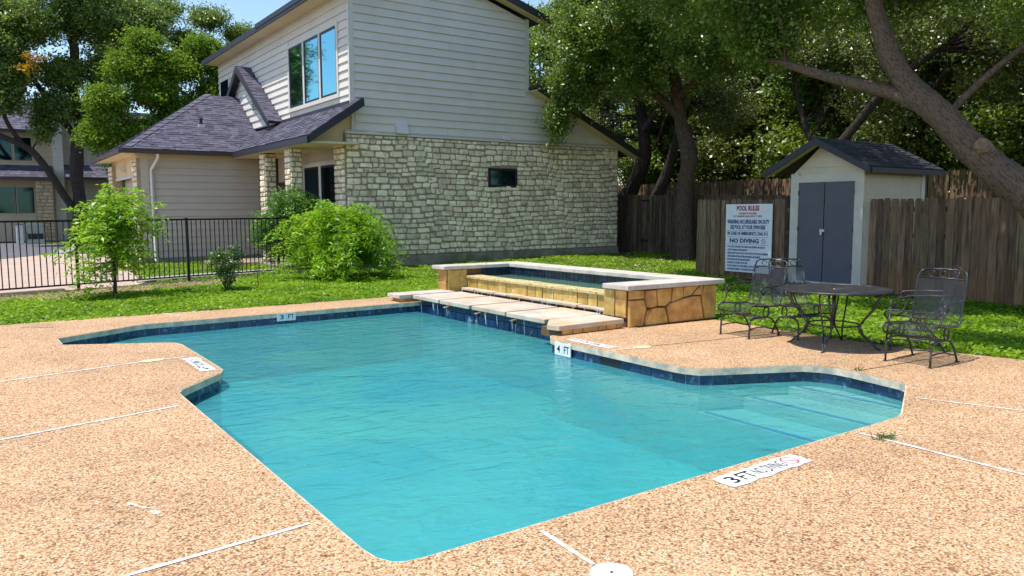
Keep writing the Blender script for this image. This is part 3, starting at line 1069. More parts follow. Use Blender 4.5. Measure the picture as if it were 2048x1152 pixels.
# flagstones on the near side wall, outlines in wall units (0..1 along, 0..1 up)
FS = [[(700, 515), (875, 515), (875, 630), (700, 640)], [(695, 655), (875, 645), (905, 770), (880, 900), (865, 1010), (695, 1030)],
      [(890, 520), (1025, 510), (1035, 740), (960, 765), (905, 750), (885, 640)], [(1040, 505), (1225, 470), (1220, 600), (1210, 680), (1140, 745), (1050, 735)],
      [(1240, 470), (1370, 460), (1375, 600), (1355, 635), (1225, 685)], [(1390, 460), (1600, 440), (1540, 510), (1475, 595), (1385, 620), (1380, 600)],
      [(1615, 445), (1645, 440), (1622, 590), (1495, 595), (1548, 520)], [(1658, 440), (1835, 425), (1838, 945), (1680, 950), (1640, 700), (1635, 600)],
      [(1165, 760), (1195, 710), (1340, 650), (1500, 610), (1612, 605), (1622, 700), (1662, 950), (1205, 985), (1180, 850)],
      [(965, 780), (1040, 760), (1145, 770), (1165, 850), (1190, 985), (890, 1010), (920, 900)], [(916, 785), (950, 787), (900, 1000), (880, 1005), (890, 900)]]
d = (BR - FR)
nout = Vector((d.y, -d.x)).normalized()
for poly in FS:
    q = []
    for (x, y) in poly:
        uu = (x - 690) / 1145
        top, bot = 510 - 80 * uu, 1030 - 85 * uu
        vv = (bot - y) / (bot - top)
        q.append((min(max(uu, 0.004), 0.996), min(max(vv, 0.01), 0.985)))
    cx, cyy = sum(a for a, _ in q) / len(q), sum(b for _, b in q) / len(q)
    pr = random.uniform(0.018, 0.032)
    rings = []
    for sc_, dp in ((1.0, -0.01), (0.985, pr * 0.7), (0.93, pr)):
        rings.append([(lambda p: (p.x + nout.x * dp, p.y + nout.y * dp))(FR + d * (cx + (a - cx) * sc_)) + ((cyy + (b - cyy) * sc_) * (CAPZ - CAPT - 0.0) + 0.0,) for a, b in q])
    mb = MB()
    k = len(q)
    mb.add(rings[0] + rings[1] + rings[2], [(r * k + i, r * k + (i + 1) % k, (r + 1) * k + (i + 1) % k, (r + 1) * k + i) for r in range(2) for i in range(k)] + [tuple(range(2 * k, 3 * k))])
    me = mb.mesh('flagstone')
    bm = bmesh.new(); bm.from_mesh(me); bmesh.ops.recalc_face_normals(bm, faces=bm.faces); bm.to_mesh(me); bm.free()
    link('flagstone', me, 'flag', side_w)
# end pillars facing the pool
p_r = MB().box(7.06, 7.34, 7.41, 7.82, -0.15, CAPZ - CAPT).build('pillar', 'mortar_brown', spa)
MB().box(7.035, 7.058, 7.40, 7.60, 0.13, CAPZ - CAPT - 0.01).build('facing_stone', 'flag', p_r, bevel=0.008)
MB().box(7.03, 7.058, 7.615, 7.82, 0.13, CAPZ - CAPT - 0.01).build('facing_stone', 'wetflag', p_r, bevel=0.008)
p_l = MB().box(7.0, 7.42, 11.98, 12.28, -0.15, CAPZ - CAPT).build('pillar', 'mortar_brown', spa)
MB().box(6.972, 6.998, 11.99, 12.28, 0.12, 0.28).build('facing_stone', 'flag', p_l, bevel=0.008)
MB().box(6.975, 6.998, 11.99, 12.28, 0.292, 0.49).build('facing_stone', 'flag', p_l, bevel=0.008)
MB().box(7.0, 7.40, 11.955, 11.978, 0.1, 0.49).build('facing_stone', 'wetflag', p_l, bevel=0.008)
# cap stones
def cap(q, name='cap_stone', mat='spa_cap'):
    mb = MB()
    if area2(q) < 0:
        q = q[::-1]
    mb.prism([(p[0], p[1], CAPZ - CAPT + 0.002) for p in q], (0, 0, CAPT))
    return mb.build(name, mat, spa, bevel=0.008)
def lerp2(a, b, t):
    return (a[0] + (b[0] - a[0]) * t, a[1] + (b[1] - a[1]) * t)
oFR, oBR, oBL, oFL = (6.98, 7.30), (8.80, 7.215), (8.72, 12.27), (6.90, 12.37)
iFR, iBR, iBL, iFL = (6.98, 7.80), (8.36, 7.70), (8.27, 11.86), (6.90, 11.93)
for t0, t1 in ((0, 0.31), (0.31, 0.7), (0.7, 1)):
    cap([lerp2(oFR, oBR, t0 + .0015), lerp2(oFR, oBR, t1 - .0015), lerp2(iFR, iBR, t1 - .0015), lerp2(iFR, iBR, t0 + .0015)])
for t0, t1 in ((0, 0.17), (0.17, 0.36), (0.36, 0.55), (0.55, 0.78), (0.78, 1)):
    cap([lerp2(oBR, oBL, t0 + .0008), lerp2(oBR, oBL, t1 - .0008), lerp2(iBR, iBL, t1 - .0008), lerp2(iBR, iBL, t0 + .0008)])
for t0, t1 in ((0, 0.36), (0.36, 0.72), (0.72, 1)):
    cap([lerp2(oBL, oFL, t0 + .0015), lerp2(oBL, oFL, t1 - .0015), lerp2(iBL, iFL, t1 - .0015), lerp2(iBL, iFL, t0 + .0015)])
# spillway: lip, upright stones, catch ledge
weir = MB().box(7.43, 7.66, 7.83, 11.95, -0.1, 0.33).build('spillway_wall', 'mortar_brown', spa)
y = 7.84
while y < 11.9:
    wdt = min(random.uniform(0.17, 0.36), 11.94 - y)
    MB().box(7.405 - random.uniform(0, 0.012), 7.43, y, y + wdt - 0.016, 0.15, 0.335).build('upright_stone', 'wetflag', weir, bevel=0.006)
    y += wdt
y = 7.84
while y < 11.9:
    wdt = min(random.uniform(0.45, 0.75), 11.95 - y)
    MB().box(7.37, 7.68, y, y + wdt - 0.004, 0.334, 0.375 + random.uniform(0, 0.006)).build('spillway_lip', 'algae_lip', spa, bevel=0.008)
    y += wdt
y = 7.86
while y < 11.9:
    wdt = min(random.uniform(0.3, 0.6), 11.94 - y)
    MB().box(7.27 + random.uniform(-.02, .02), 7.404, y, y + wdt - 0.012, 0.120, 0.165 + random.uniform(-.01, .01)).build('ledge_stone', 'limestone_slab', spa, bevel=0.012)
    y += wdt
MB().box(7.20, 7.404, 7.83, 11.95, -0.06, 0.03).build('catch_trough', 'black', spa)
# interior tile band, back and sides
bt = MB()
y = 7.72
def tile_quad(mb, x, y0, y1, z0, z1):
    mb.box(x, x + 0.02, y0, y1, z0, z1)
while y < 11.86:
    for zz in (0.30, 0.40):
        x = 8.385 - (y - 7.7) * 0.022
        tile_quad(bt, x, y + 0.003, y + 0.097, zz + 0.003, zz + 0.097)
    y += 0.1
x = 7.7
while x < 8.28:
    for zz in (0.30, 0.40):
        yy = 11.875
        bt.box(x + .003, x + .097, yy, yy + 0.02, zz + .003, zz + .097)
    x += 0.1
bt = bt.build('interior_tile', 'tile_isl', spa)
tag(bt, kind='stuff')
MB().box(8.40, 8.44, 7.6, 11.95, 0.1, 0.5).build('liner', 'mortar_brown', spa)
tag(MB().box(7.67, 8.41, 7.66, 11.9, 0.0, 0.352).build('spa_water', 'spa_water'), 'greenish still water in the raised spa', 'water', kind='structure')
# stepping slabs over the waterfall, each lifted on the wall
slabs = [(6.15, 7.10, 10.83, 11.70), (6.14, 7.11, 9.88, 10.765), (6.15, 7.11, 8.93, 9.815), (6.13, 7.12, 7.98, 8.865)]
names = ['farthest, beside the corner block', 'second from the far end', 'third from the far end', 'nearest, beside the raised end slab']
for (x0, x1, y0, y1), nm in zip(slabs, names):
    o = MB().box(x0, x1, y0, y1, 0.062, 0.122).build('stone_slab', 'limestone_slab', bevel=0.006)
    tag(o, 'pale limestone slab bridging the waterfall, ' + nm, 'slab', 'slabs over the waterfall')
t = thing('end_slab', 'pale limestone end slab on a stone kerb by the 4 FT tile', 'slab', (6.5, 7.6, 0))
MB().prism([(5.89, 7.37, 0.066), (6.98, 7.37, 0.066), (7.02, 7.92, 0.066), (6.16, 7.92, 0.066), (5.84, 7.55, 0.066)], (0, 0, 0.062)).build('slab', 'limestone_slab', t, bevel=0.006)
kb = MB().box(5.98, 7.0, 7.42, 7.85, -0.05, 0.065).build('kerb_base', 'mortar_brown', t)
x = 5.97
while x < 6.98:
    wdt = min(random.uniform(0.12, 0.3), 7.0 - x)
    MB().box(x, x + wdt - 0.014, 7.395, 7.42, 0.005, 0.062).build('kerb_stone', 'flag', kb, bevel=0.006)
    x += wdt
t = thing('corner_slab', 'pale limestone corner slab on stone where the far deck meets the waterfall', 'slab', (6.3, 12.1, 0))
MB().prism([(5.92, 11.76, 0.066), (7.02, 11.74, 0.066), (7.02, 12.2, 0.066), (5.92, 12.22, 0.066)], (0, 0, 0.062)).build('slab', 'spa_cap', t, bevel=0.006)
MB().box(6.0, 6.95, 11.82, 12.18, -0.05, 0.065).build('kerb_base', 'flag', t)
# waterfall wall under the slabs
fall = thing('waterfall_wall', 'navy tiled waterfall wall streaked with white scale under the slabs', 'wall', (6.3, 9.8, 0))
MB().box(6.31, 6.42, 7.6, 11.74, -0.4, 0.03).build('backing', 'mortar_brown', fall)
for (x0, x1, y0, y1) in slabs:
    yy = y0 + 0.06
    k = 6
    for i in range(k):
        a, b = y0 + 0.05 + (y1 - y0 - 0.1) * i / k, y0 + 0.05 + (y1 - y0 - 0.1) * (i + 1) / k
        MB().box(6.285, 6.31, a + .003, b - .003, -0.055, 0.060).build('wall_tile', 'tile', fall)
        MB().box(6.262 - random.uniform(0, .01), 6.284, a + .003, b - .003, -0.26, -0.058).build('wall_tile', 'tile_crust', fall)
    MB().box(6.27, 6.33, y0 - 0.045, y0 + 0.045, -0.26, -0.02).build('slot_stone', 'tile_crust', fall)
    MB().box(6.255, 6.33, y0 - 0.035, y0 + 0.035, -0.02, -0.004).build('slot_sill', 'coping', fall)
st_ = MB()
for i in range(11):
    y = random.choice([(7.98, 8.85), (8.92, 9.8), (9.86, 10.74), (10.8, 11.68)])
    y = random.uniform(*y)
    L_ = random.uniform(0.1, 0.2)
    st_.tube([(6.16, y, 0.06), (6.165, y + .002, 0.06 - L_ * .5), (6.17, y, 0.062 - L_ * 1.1)], [0.002, random.uniform(.002, .005), 0.002], 5)
for i in range(30):
    y = random.uniform(7.9, 11.9)
    if i % 3 == 0:
        st_.tube([(7.36, y, 0.35), (7.345, y, 0.25), (7.34, y, 0.17)], [0.001, random.uniform(.001, .002), 0.001], 4)
    st_.tube([(7.25, y, 0.14), (7.235, y, 0.08), (7.24, y, 0.02)], [0.002, random.uniform(.002, .005), 0.002], 4)
tag(st_.build('water_trickles', 'fallwater'), 'thin white trickles of water falling from the slabs and spillway', 'water', kind='stuff')

# ------------------------------------------------------------------ the stone and siding house
WY, WX = 19.3, 8.43            # gable wall plane, front wall plane
house = thing('house', 'two storey house with limestone gable wall, pale siding and dark shingle roof', 'house', (WX, WY, 0))

def stone_variant():
    mb = MB()
    pts = []
    r = 0.16
    for (sx, sz) in ((-1, -1), (1, -1), (1, 1), (-1, 1)):
        cx, cz = sx * 0.5, sz * 0.5
        j1, j2 = random.uniform(0.08, 0.30), random.uniform(0.08, 0.30)
        a = (cx - sx * j1 * 0.8 + random.uniform(-.02, .02), cz - sz * random.uniform(0, 0.11))
        b = (cx - sx * random.uniform(0, 0.08), cz - sz * j2 + random.uniform(-.03, .03))
        pts += [b, a] if sx * sz < 0 else [a, b]
    # order around the outline
    pts.sort(key=lambda p: math.atan2(p[1], p[0]))
    k = len(pts)
    rings = []
    for s, d in ((1.0, 0.0), (0.985, 0.55), (0.86, 0.95)):
        rings.append([(x * s + random.uniform(-.012, .012) * (d > .9), -d + random.uniform(-.12, .05) * (d > .9), z * s) for x, z in pts])
    c = [(random.uniform(-.1, .1), -1.02, random.uniform(-.1, .1))]
    mb.add(rings[0] + rings[1] + rings[2] + c, [(q * k + i, q * k + (i + 1) % k, (q + 1) * k + (i + 1) % k, (q + 1) * k + i) for q in range(2) for i in range(k)] +
           [(2 * k + i, 2 * k + (i + 1) % k, 3 * k) for i in range(k)])
    me = mb.mesh('stone')
    me.materials.append(MT['stone'])
    return me
STONE = [stone_variant() for _ in range(14)]
STONE_V = [np.array([v.co[:] for v in me.vertices]) for me in STONE]
STONE_F = [[tuple(p.vertices) for p in me.polygons] for me in STONE]

def courses(u0, u1, z0, z1, rowh=(0.115, 0.185), wid=(0.14, 0.44), holes=()):
    """coursed rubble: list of (u centre, z centre, width, height)"""
    out = []
    z = z0
    while z < z1 - 0.03:
        h = random.uniform(*rowh)
        if z1 - (z + h) < rowh[0] * 0.7:
            h = z1 - z
        u = u0
        first = True
        while u < u1 - 0.01:
            wd_ = random.uniform(*wid) * (0.6 if first and random.random() < 0.5 else 1)
            first = False
            if u1 - (u + wd_) < wid[0] * 0.7:
                wd_ = u1 - u
            spans = [(u, u + wd_)]
            for (a, b, c, d_) in holes:
                if z + h * 0.5 > c and z + h * 0.5 < d_:
                    ns = []
                    for (p, q) in spans:
                        if q <= a or p >= b:
                            ns.append((p, q))
                        else:
                            if a - p > 0.05:
                                ns.append((p, a))
                            if q - b > 0.05:
                                ns.append((b, q))
                    spans = ns
            for p, q in spans:
                out.append(((p + q) / 2, z + h / 2, q - p, h))
            u += wd_
        z += h
    return out

gable_stone = MB().box(8.24, 17.95, WY + 0.02, WY + 0.3, 0.33, 3.60).build('stone_wall', 'mortar', house)
ALLST = []      # (location, rot, scale)
for (u, z, a, h) in courses(8.25, 17.94, 0.34, 3.585, holes=[(12.72, 13.79, 2.24, 2.83)]):
    z = z + 0.035 * math.sin(u * 1.7 + z * 0.9) * min(1, (z - .34) / .4, (3.585 - z) / .4) + 0.02 * math.sin(u * 4.3 + 1.3 + z * 2.1) * min(1, (z - .34) / .4, (3.585 - z) / .4)
    ALLST.append(((u + random.uniform(-.006, .006), WY + 0.022, z + random.uniform(-.008, .008)), 0.0, (a - 0.016, 0.030 + random.uniform(0, 0.03), (h - 0.012) * random.uniform(.93, 1.05))))
# the corner return and the two porch columns: faces towards -X and -Y
COLS = [(8.20, 8.56, 19.33, 20.02, 3.42), (7.24, 7.58, 20.75, 21.18, 3.28), (7.24, 7.58, 22.95, 23.42, 3.26)]
for i, (x0, x1, y0, y1, zt) in enumerate(COLS):
    MB().box(x0 + 0.02, x1, y0 + 0.02, y1, 0.0, zt).build('stone_column', 'mortar', house)
    for (u, z, a, h) in courses(y0, y1, 0.05, zt, wid=(0.14, 0.32)):
        ALLST.append(((x0 + 0.022, u, z), -math.pi / 2, (a - 0.02, 0.04, h - 0.02)))
    if i:
        for (u, z, a, h) in courses(x0, x1, 0.05, zt, wid=(0.12, 0.26)):
            ALLST.append(((u, y0 + 0.022, z), 0.0, (a - 0.02, 0.04, h - 0.02)))
# garage front pilasters
for (y0, y1) in ((26.02, 26.75), (30.9, 31.6)):
    MB().box(4.30, 4.6, y0, y1, 0, 3.2).build('stone_pilaster', 'mortar', house)
    for (u, z, a, h) in courses(y0, y1, 0.02, 3.2, wid=(0.2, 0.4)):
        ALLST.append(((4.302, u, z), -math.pi / 2, (a - 0.02, 0.04, h - 0.02)))
def shown(s):
    (x, y, z), r_, (a, _, h) = s
    f = 0.35 if r_ == 0 and y > 20 else 1.0
    return a * h / (x * x + y * y) * (0.55 if r_ == 0 else 0.8) * f
ALLST.sort(key=shown, reverse=True)
for (loc, rz, scl) in ALLST[:295]:
    o = link('stone', random.choice(STONE), None, gable_stone)
    o.location, o.rotation_euler, o.scale = loc, (0, random.uniform(-.03, .03) if rz == 0 else 0, rz), scl
vs_, fs_ = [], []
off = 0
for (loc, rz, scl) in ALLST[295:]:
    k = random.randrange(len(STONE))
    v = STONE_V[k] * np.array(scl)
    c, s = math.cos(rz), math.sin(rz)
    v = np.stack([v[:, 0] * c - v[:, 1] * s, v[:, 0] * s + v[:, 1] * c, v[:, 2]], 1) + np.array(loc)
    vs_.append(v)
    fs_ += [tuple(i + off for i in f) for f in STONE_F[k]]
    off += len(v)
mb = MB()
mb.v, mb.f = [tuple(p) for p in np.concatenate(vs_)], fs_
tag(mb.build('small_stones', 'stone_isl', house), kind='stuff')
MB().box(8.22, 17.97, WY - 0.02, WY + 0.3, -0.4, 0.325).build('foundation', 'concrete', house)

# gable wall above the stone
def xr(z):
    if z <= 5.16:
        return min(17.95, 18.02 - (z - 3.62) / 0.43)
    return 14.22
RIDGE = (11.1, 8.22)
def xl(z):
    return WX if z < 7.42 else WX + (z - 7.42) / 0.29
def xru(z):
    r = xr(z)
    if z > 7.22:
        r = 14.22 - (z - 7.22) / 0.29
    return r
gp = [(WX + .02, 3.6), (17.9, 3.6), (17.9, 3.66), (14.2, 5.25), (14.2, 7.25), (11.1, 8.15), (WX + .02, 7.4)]
gw = MB()
gw.prism([(x, WY + 0.05, z) for x, z in gp[:1] + gp[1:4]] , (0, 0.2, 0))
gw.prism([(x, WY + 0.05, z) for x, z in [(WX + .02, 3.6), (14.2, 5.25), (14.2, 7.25), (11.1, 8.15), (WX + .02, 7.4)]], (0, 0.2, 0))
gable = gw.build('gable_wall', 'siding', house)
def board(parent, plane, a0, a1, b0, b1, z0, z1, mat='siding', face='y', lap=0.044):
    """lap siding board between (a0..a1 at z0) and (b0..b1 at z1)"""
    mb = MB()
    P = lambda u, d, z: (u, plane - d, z) if face == 'y' else (plane - d, u, z)
    v = [P(a0, lap, z0), P(a1, lap, z0), P(b1, 0.004, z1 + 0.012), P(b0, 0.004, z1 + 0.012), P(a0, -0.01, z0), P(a1, -0.01, z0), P(b1, -0.01, z1 + 0.012), P(b0, -0.01, z1 + 0.012)]
    f = [(0, 1, 2, 3), (5, 4, 7, 6), (4, 5, 1, 0), (3, 2, 6, 7), (4, 0, 3, 7), (1, 5, 6, 2)]
    if face != 'y':
        f = [t[::-1] for t in f]
    mb.add(v, f)
    return mb.build('siding_board', mat, parent)
z = 3.70
REV = 0.217
while z < 8.0:
    z1 = min(z + REV, 8.15)
    a0, a1, b0, b1 = max(xl(z), WX + .11), xru(z), max(xl(z1), WX + .11), xru(z1)
    if a0 > WX + .11:
        a0, b0 = xl(z), xl(z1)
    if z < 5.16 and z1 > 5.16:
        b1 = 14.22 + 0.12
    if z > 5.0:
        a1, b1 = min(a1, 14.12), min(b1, 14.12)
    if a1 - a0 > 0.3 and b1 - b0 > 0:
        # two lengths butted at a random joint
        j = a0 + (min(a1, b1) - a0) * random.uniform(0.3, 0.7)
        board(gable, WY + 0.048, a0, j - .002, b0, j - .002, z, z1)
        board(gable, WY + 0.048, j + .002, a1, j + .002, b1, z, z1)
    z = z1
MB().box(WX - 0.03, WX + 0.11, WY + 0.012, WY + 0.045, 4.3, 7.5).build('corner_board', 'trim', gable)
MB().box(14.12, 14.25, WY + 0.012, WY + 0.05, 5.15, 7.3).build('corner_board', 'trim', gable)
MB().box(8.22, 17.96, WY - 0.045, WY + 0.05, 3.60, 3.645).build('flashing_cap', 'trim', gable)
MB().box(8.22, 17.96, WY - 0.02, WY + 0.05, 3.646, 3.70).build('flashing_band', 'siding_tan', gable)
# vents and the small window
for (x, z, sx, sz, dp) in [(9.86, 3.66, 0.36, 0.34, 0.15), (13.40, 3.66, 0.2, 0.13, 0.09)]:
    mb = MB()
    mb.prism([(x - sx / 2, WY + 0.03, z + sz), (x - sx / 2, WY - 0.04, z + sz), (x - sx / 2, WY - dp, z), (x - sx / 2, WY + 0.03, z)], (sx, 0, 0))
    mb.build('wall_vent', 'trim', gable, bevel=0.006)
sw = MB().box(12.74, 13.77, WY + 0.03, WY + 0.1, 2.25, 2.82).build('small_window', 'winframe', house)
MB().box(12.81, 13.70, WY + 0.008, WY + 0.016, 2.32, 2.75).build('pane', 'glass_dark', sw)
for (a, b, c, d_) in ((12.74, 13.77, 2.25, 2.32), (12.74, 13.77, 2.75, 2.82), (12.74, 12.81, 2.32, 2.75), (13.70, 13.77, 2.32, 2.75)):
    MB().box(a, b, WY - 0.012, WY + 0.029, c, d_).build('frame_bar', 'winframe', sw)
MB().box(12.70, 13.81, WY - 0.03, WY + 0.03, 2.17, 2.245).build('sill', 'stone', sw)

# front wall, upper storey (faces -X)
WIN = (20.06, 24.02, 4.63, 6.66)
fw = MB().box(WX + 0.03, WX + 0.25, WY + 0.06, 32.1, 4.2, 7.45).build('front_wall', 'siding', house)
z = 4.42
while z < 7.3:
    z1 = z + REV
    spans = [(WY + 0.13, 32.1)]
    if z1 > WIN[2] and z < WIN[3]:
        spans = [(WY + 0.13, WIN[0]), (WIN[1], 30.55), (31.95, 32.1)] if 5.75 < z < 6.75 else [(WY + 0.13, WIN[0]), (WIN[1], 32.1)]
    for a, b in spans:
        board(fw, WX + 0.028, a, b, a, b, z, z1, face='x')
    z = z1
MB().box(WX - 0.012, WX + 0.02, WY + 0.046, WY + 0.13, 4.3, 7.45).build('corner_board', 'trim', fw)
win = MB().box(WX + 0.0, WX + 0.05, WIN[0], WIN[1], WIN[2], WIN[3]).build('picture_window', 'trim', house)
for (a, b, c, d_) in ((WIN[0], WIN[1], WIN[2], WIN[2] + .11), (WIN[0], WIN[1], WIN[3] - .11, WIN[3]), (WIN[0], WIN[0] + .11, WIN[2] + .11, WIN[3] - .11), (WIN[1] - .11, WIN[1], WIN[2] + .11, WIN[3] - .11)):
    MB().box(WX - 0.035, WX - 0.002, a, b, c, d_).build('casing', 'trim', win)
span = (WIN[1] - WIN[0] - 0.22 - 0.24) / 3
for i in range(3):
    a = WIN[0] + 0.11 + i * (span + 0.12)
    if i < 2:
        MB().box(WX - 0.03, WX - 0.002, a + span, a + span + 0.12, WIN[2] + .11, WIN[3] - .11).build('mullion', 'trim', win)
    sash = MB()
    z0, z1 = WIN[2] + .112, WIN[3] - .112
    for (p, q, c, d_) in ((a + .003, a + span - .003, z0, z0 + .06), (a + .003, a + span - .003, z1 - .06, z1), (a + .003, a + .06, z0 + .06, z1 - .06), (a + span - .06, a + span - .003, z0 + .06, z1 - .06)):
        sash.box(WX - 0.02, WX - 0.003, p, q, c, d_)
    s_ = sash.build('sash', 'winframe', win)
    MB().box(WX - 0.008, WX - 0.004, a + .06, a + span - .06, z0 + .06, z1 - .06).build('pane', 'glass', s_)
sw = MB().box(WX - 0.01, WX + 0.06, 30.6, 31.9, 5.85, 6.7).build('side_window', 'trim', house)
MB().box(WX - 0.02, WX - 0.011, 30.72, 31.78, 5.95, 6.6).build('pane', 'glass_dark', sw)

# lower front wall under the porch roof
pw = MB().box(8.48, 8.7, 19.62, 26.05, 0.0, 4.3).build('porch_wall', 'siding_tan', house)
pwin = MB().box(8.42, 8.48, 20.3, 23.0, 0.75, 2.98).build('porch_window', 'trim', house)
for a, b in ((20.42, 21.55), (21.75, 22.88)):
    s_ = MB().box(8.412, 8.419, a, b, 0.9, 2.86).build('sash', 'winframe', pwin)
    MB().box(8.405, 8.411, a + .06, b - .06, 0.96, 2.80).build('pane', 'glass_dark', s_)
dr = MB().box(8.40, 8.47, 24.0, 25.3, 0.05, 2.5).build('front_door', 'door_dark', house)
MB().box(8.30, 8.40, 24.12, 24.17, 1.0, 1.12).build('door_handle', 'steel', dr)
MB().box(8.3, 8.47, 25.45, 26.0, 0, 3.3).build('porch_return', 'door_dark', house)
MB().prism([(7.1, 19.0, 3.28), (8.5, 19.0, 3.30), (8.5, 25.9, 3.30), (7.1, 25.9, 3.28)], (0, 0, 0.05)).build('porch_ceiling', 'soffit', house)
mb = MB()
mb.prism([(7.25, WY + 0.16, 3.33), (8.45, WY + 0.16, 3.33), (8.45, WY + 0.16, 4.25), (7.25, WY + 0.16, 3.45)], (0, 0.1, 0))
mb.build('porch_gable', 'soffit', house)
MB().box(7.0, 8.5, 19.7, 26.0, -0.1, 0.05).build('porch_floor', 'concrete', house)

# garage wing
GY = 26.01
gar = MB().box(4.45, 8.46, GY + 0.02, GY + 0.25, -0.1, 3.42).build('garage_wall', 'siding_tan', house)
MB().box(4.42, 8.46, GY - 0.01, GY + 0.3, -0.2, 0.12).build('foundation', 'concrete', house)
z = 0.14
while z < 3.3:
    board(gar, GY + 0.018, 4.62, 8.0, 4.62, 8.0, z, z + 0.215, mat='siding_tan')
    z += 0.215
MB().box(4.40, 4.62, GY - 0.02, GY + 0.01, 0.12, 3.4).build('corner_board', 'siding_tan', gar)
MB().box(4.42, 4.62, 26.2, 31.6, 2.72, 3.4).build('garage_header', 'soffit', house)
MB().box(4.40, 4.419, 26.76, 30.88, 2.66, 2.74).build('garage_header_trim', 'trim', house)
gd = MB().box(4.72, 4.78, 26.7, 30.95, 0.0, 2.72).build('garage_door', 'siding_tan', house)
for i in range(4):
    MB().box(4.70, 4.719, 26.75, 30.9, 0.05 + i * 0.66, 0.05 + i * 0.66 + 0.63).build('door_panel', 'siding_tan', gd)
lm = MB()
lm.prism([(4.42, 28.7, 3.15), (4.25, 28.7, 3.05), (4.2, 28.7, 2.95), (4.3, 28.7, 2.9), (4.42, 28.7, 3.0)], (0, 0.35, 0))
lm.build('flood_light', 'trim', house)
dsp = MB()
dsp.tube([(4.85, GY - 0.38, 3.36), (4.85, GY - 0.38, 3.2), (4.70, GY - 0.07, 2.85), (4.70, GY - 0.07, 2.7), (4.70, GY - 0.07, 0.15), (4.70, GY - 0.3, 0.05)], 0.055, 4)
dsp.build('downspout', 'trim', house)

# roofs: a slab with shingle tabs laid on it
def roof(poly, parent, mat='shingle', thick=0.09, tabs=True, slab_mat='fascia', name='roof', course=0.135):
    P = [Vector(p) for p in poly]
    nrm = Vector((0, 0, 0))
    for i in range(len(P)):
        nrm += P[i].cross(P[(i + 1) % len(P)])
    nrm.normalize()
    if nrm.z < 0:
        P.reverse()
        nrm = -nrm
    mb = MB()
    mb.prism(P, -nrm * thick)
    slab = mb.build(name, slab_mat, parent)
    if not tabs:
        return slab
    u = Vector((0, 0, 1)).cross(nrm).normalized()
    v = nrm.cross(u)
    if v.z < 0:
        u, v = -u, -v
    o = P[0]
    q = [((p - o).dot(u), (p - o).dot(v)) for p in P]
    if area2(q) < 0:
        q.reverse()
    us, vv = [a for a, _ in q], [b for _, b in q]
    mb = MB()
    b = min(vv)
    while b < max(vv):
        a = min(us) - random.uniform(0, 0.3)
        while a < max(us):
            wd_ = random.uniform(0.12, 0.32)
            rect = [(a, b), (a + wd_ - 0.006, b), (a + wd_ - 0.006, b + course + 0.02), (a, b + course + 0.02)]
            c = clip_poly(rect, q)
            if len(c) > 2 and abs(area2(c)) > 1e-4:
                hgt = random.choice([0.010, 0.022])
                k = len(c)
                lo = [o + u * x + v * y + nrm * 0.001 for x, y in c]
                hi = [o + u * x + v * y + nrm * (hgt if y < b + 0.05 else 0.003) for x, y in c]
                mb.add(lo + hi, [tuple(range(k, 2 * k))] + [(i, (i + 1) % k, (i + 1) % k + k, i + k) for i in range(k)])
            a += wd_
        b += course
    sh = mb.build('shingles', mat, slab)
    tag(sh, kind='stuff')
    return slab

PX0, PZ0 = 7.08, 3.47
GZ0, GS = 3.46, 0.69
ex, ey = 3.88, 25.6
d_ = 3.15
hipA = (ex, ey, GZ0)
hipB = (ex + d_, ey + d_, GZ0 + GS * d_)
ridge_w = (WX + .1, ey + d_, GZ0 + GS * d_)
# porch slope and garage side slope share a valley running up to the front wall
val0 = (PX0, ey, PZ0)
valW = (WX + .05, ey + (WX + .05 - PX0) * 0.667 / GS, PZ0 + (WX + .05 - PX0) * 0.69)
porch_roof = roof([(PX0, 18.88, PZ0), (WX - 0.0 + .12, 18.88, PZ0 + (WX + .12 - PX0) * 0.69), (WX + .12, ey + 1.45, PZ0 + (WX + .12 - PX0) * 0.69), (PX0, ey, PZ0)], house, name='porch_roof')
side_roof = roof([hipA, (PX0, ey, GZ0), (WX + .1, ey + 1.4, GZ0 + GS * 1.4), ridge_w, hipB], house, name='garage_roof')
front_roof = roof([hipA, hipB, (ex, ey + 2 * d_, GZ0)], house, name='garage_roof')
roof([(ex, ey + 2 * d_, GZ0), hipB, ridge_w, (WX, ey + 2 * d_, GZ0)], house, name='garage_roof', tabs=False)
# hip caps, one by one
A, B = Vector(hipA), Vector(hipB)
d3 = (B - A).normalized()
for i in range(15):
    c = A.lerp(B, (i + 0.3) / 15)
    e = A.lerp(B, (i + 1.45) / 15) + Vector((0, 0, -0.012))
    s1 = Vector((0.16, 0, -0.0)) + Vector((0, 0, 0.005))
    mb = MB()
    n1 = Vector((0, 0, 0.03 + 0.004 * (i % 2)))
    wl, wr = Vector((0.19, -0.02, 0.0)), Vector((-0.02, 0.19, 0.0))
    mb.add([c + n1 * 1.2, c + wl + n1, e + wl + n1 * .4, e + n1 * .6, c + wr + n1, e + wr + n1 * .4,
            c + wl, c + wr, c],
           [(0, 1, 2, 3), (0, 3, 5, 4), (0, 4, 7, 8), (0, 8, 6, 1)])
    mb.build('hip_cap', 'shingle_o', side_roof)
MB().box(6.42, 6.5, 26.9, 26.98, 4.2, 4.62).build('vent_pipe', 'black', side_roof)
MB().box(6.36, 6.56, 26.82, 27.04, 4.25, 4.42).build('pipe_boot', 'trim', side_roof)
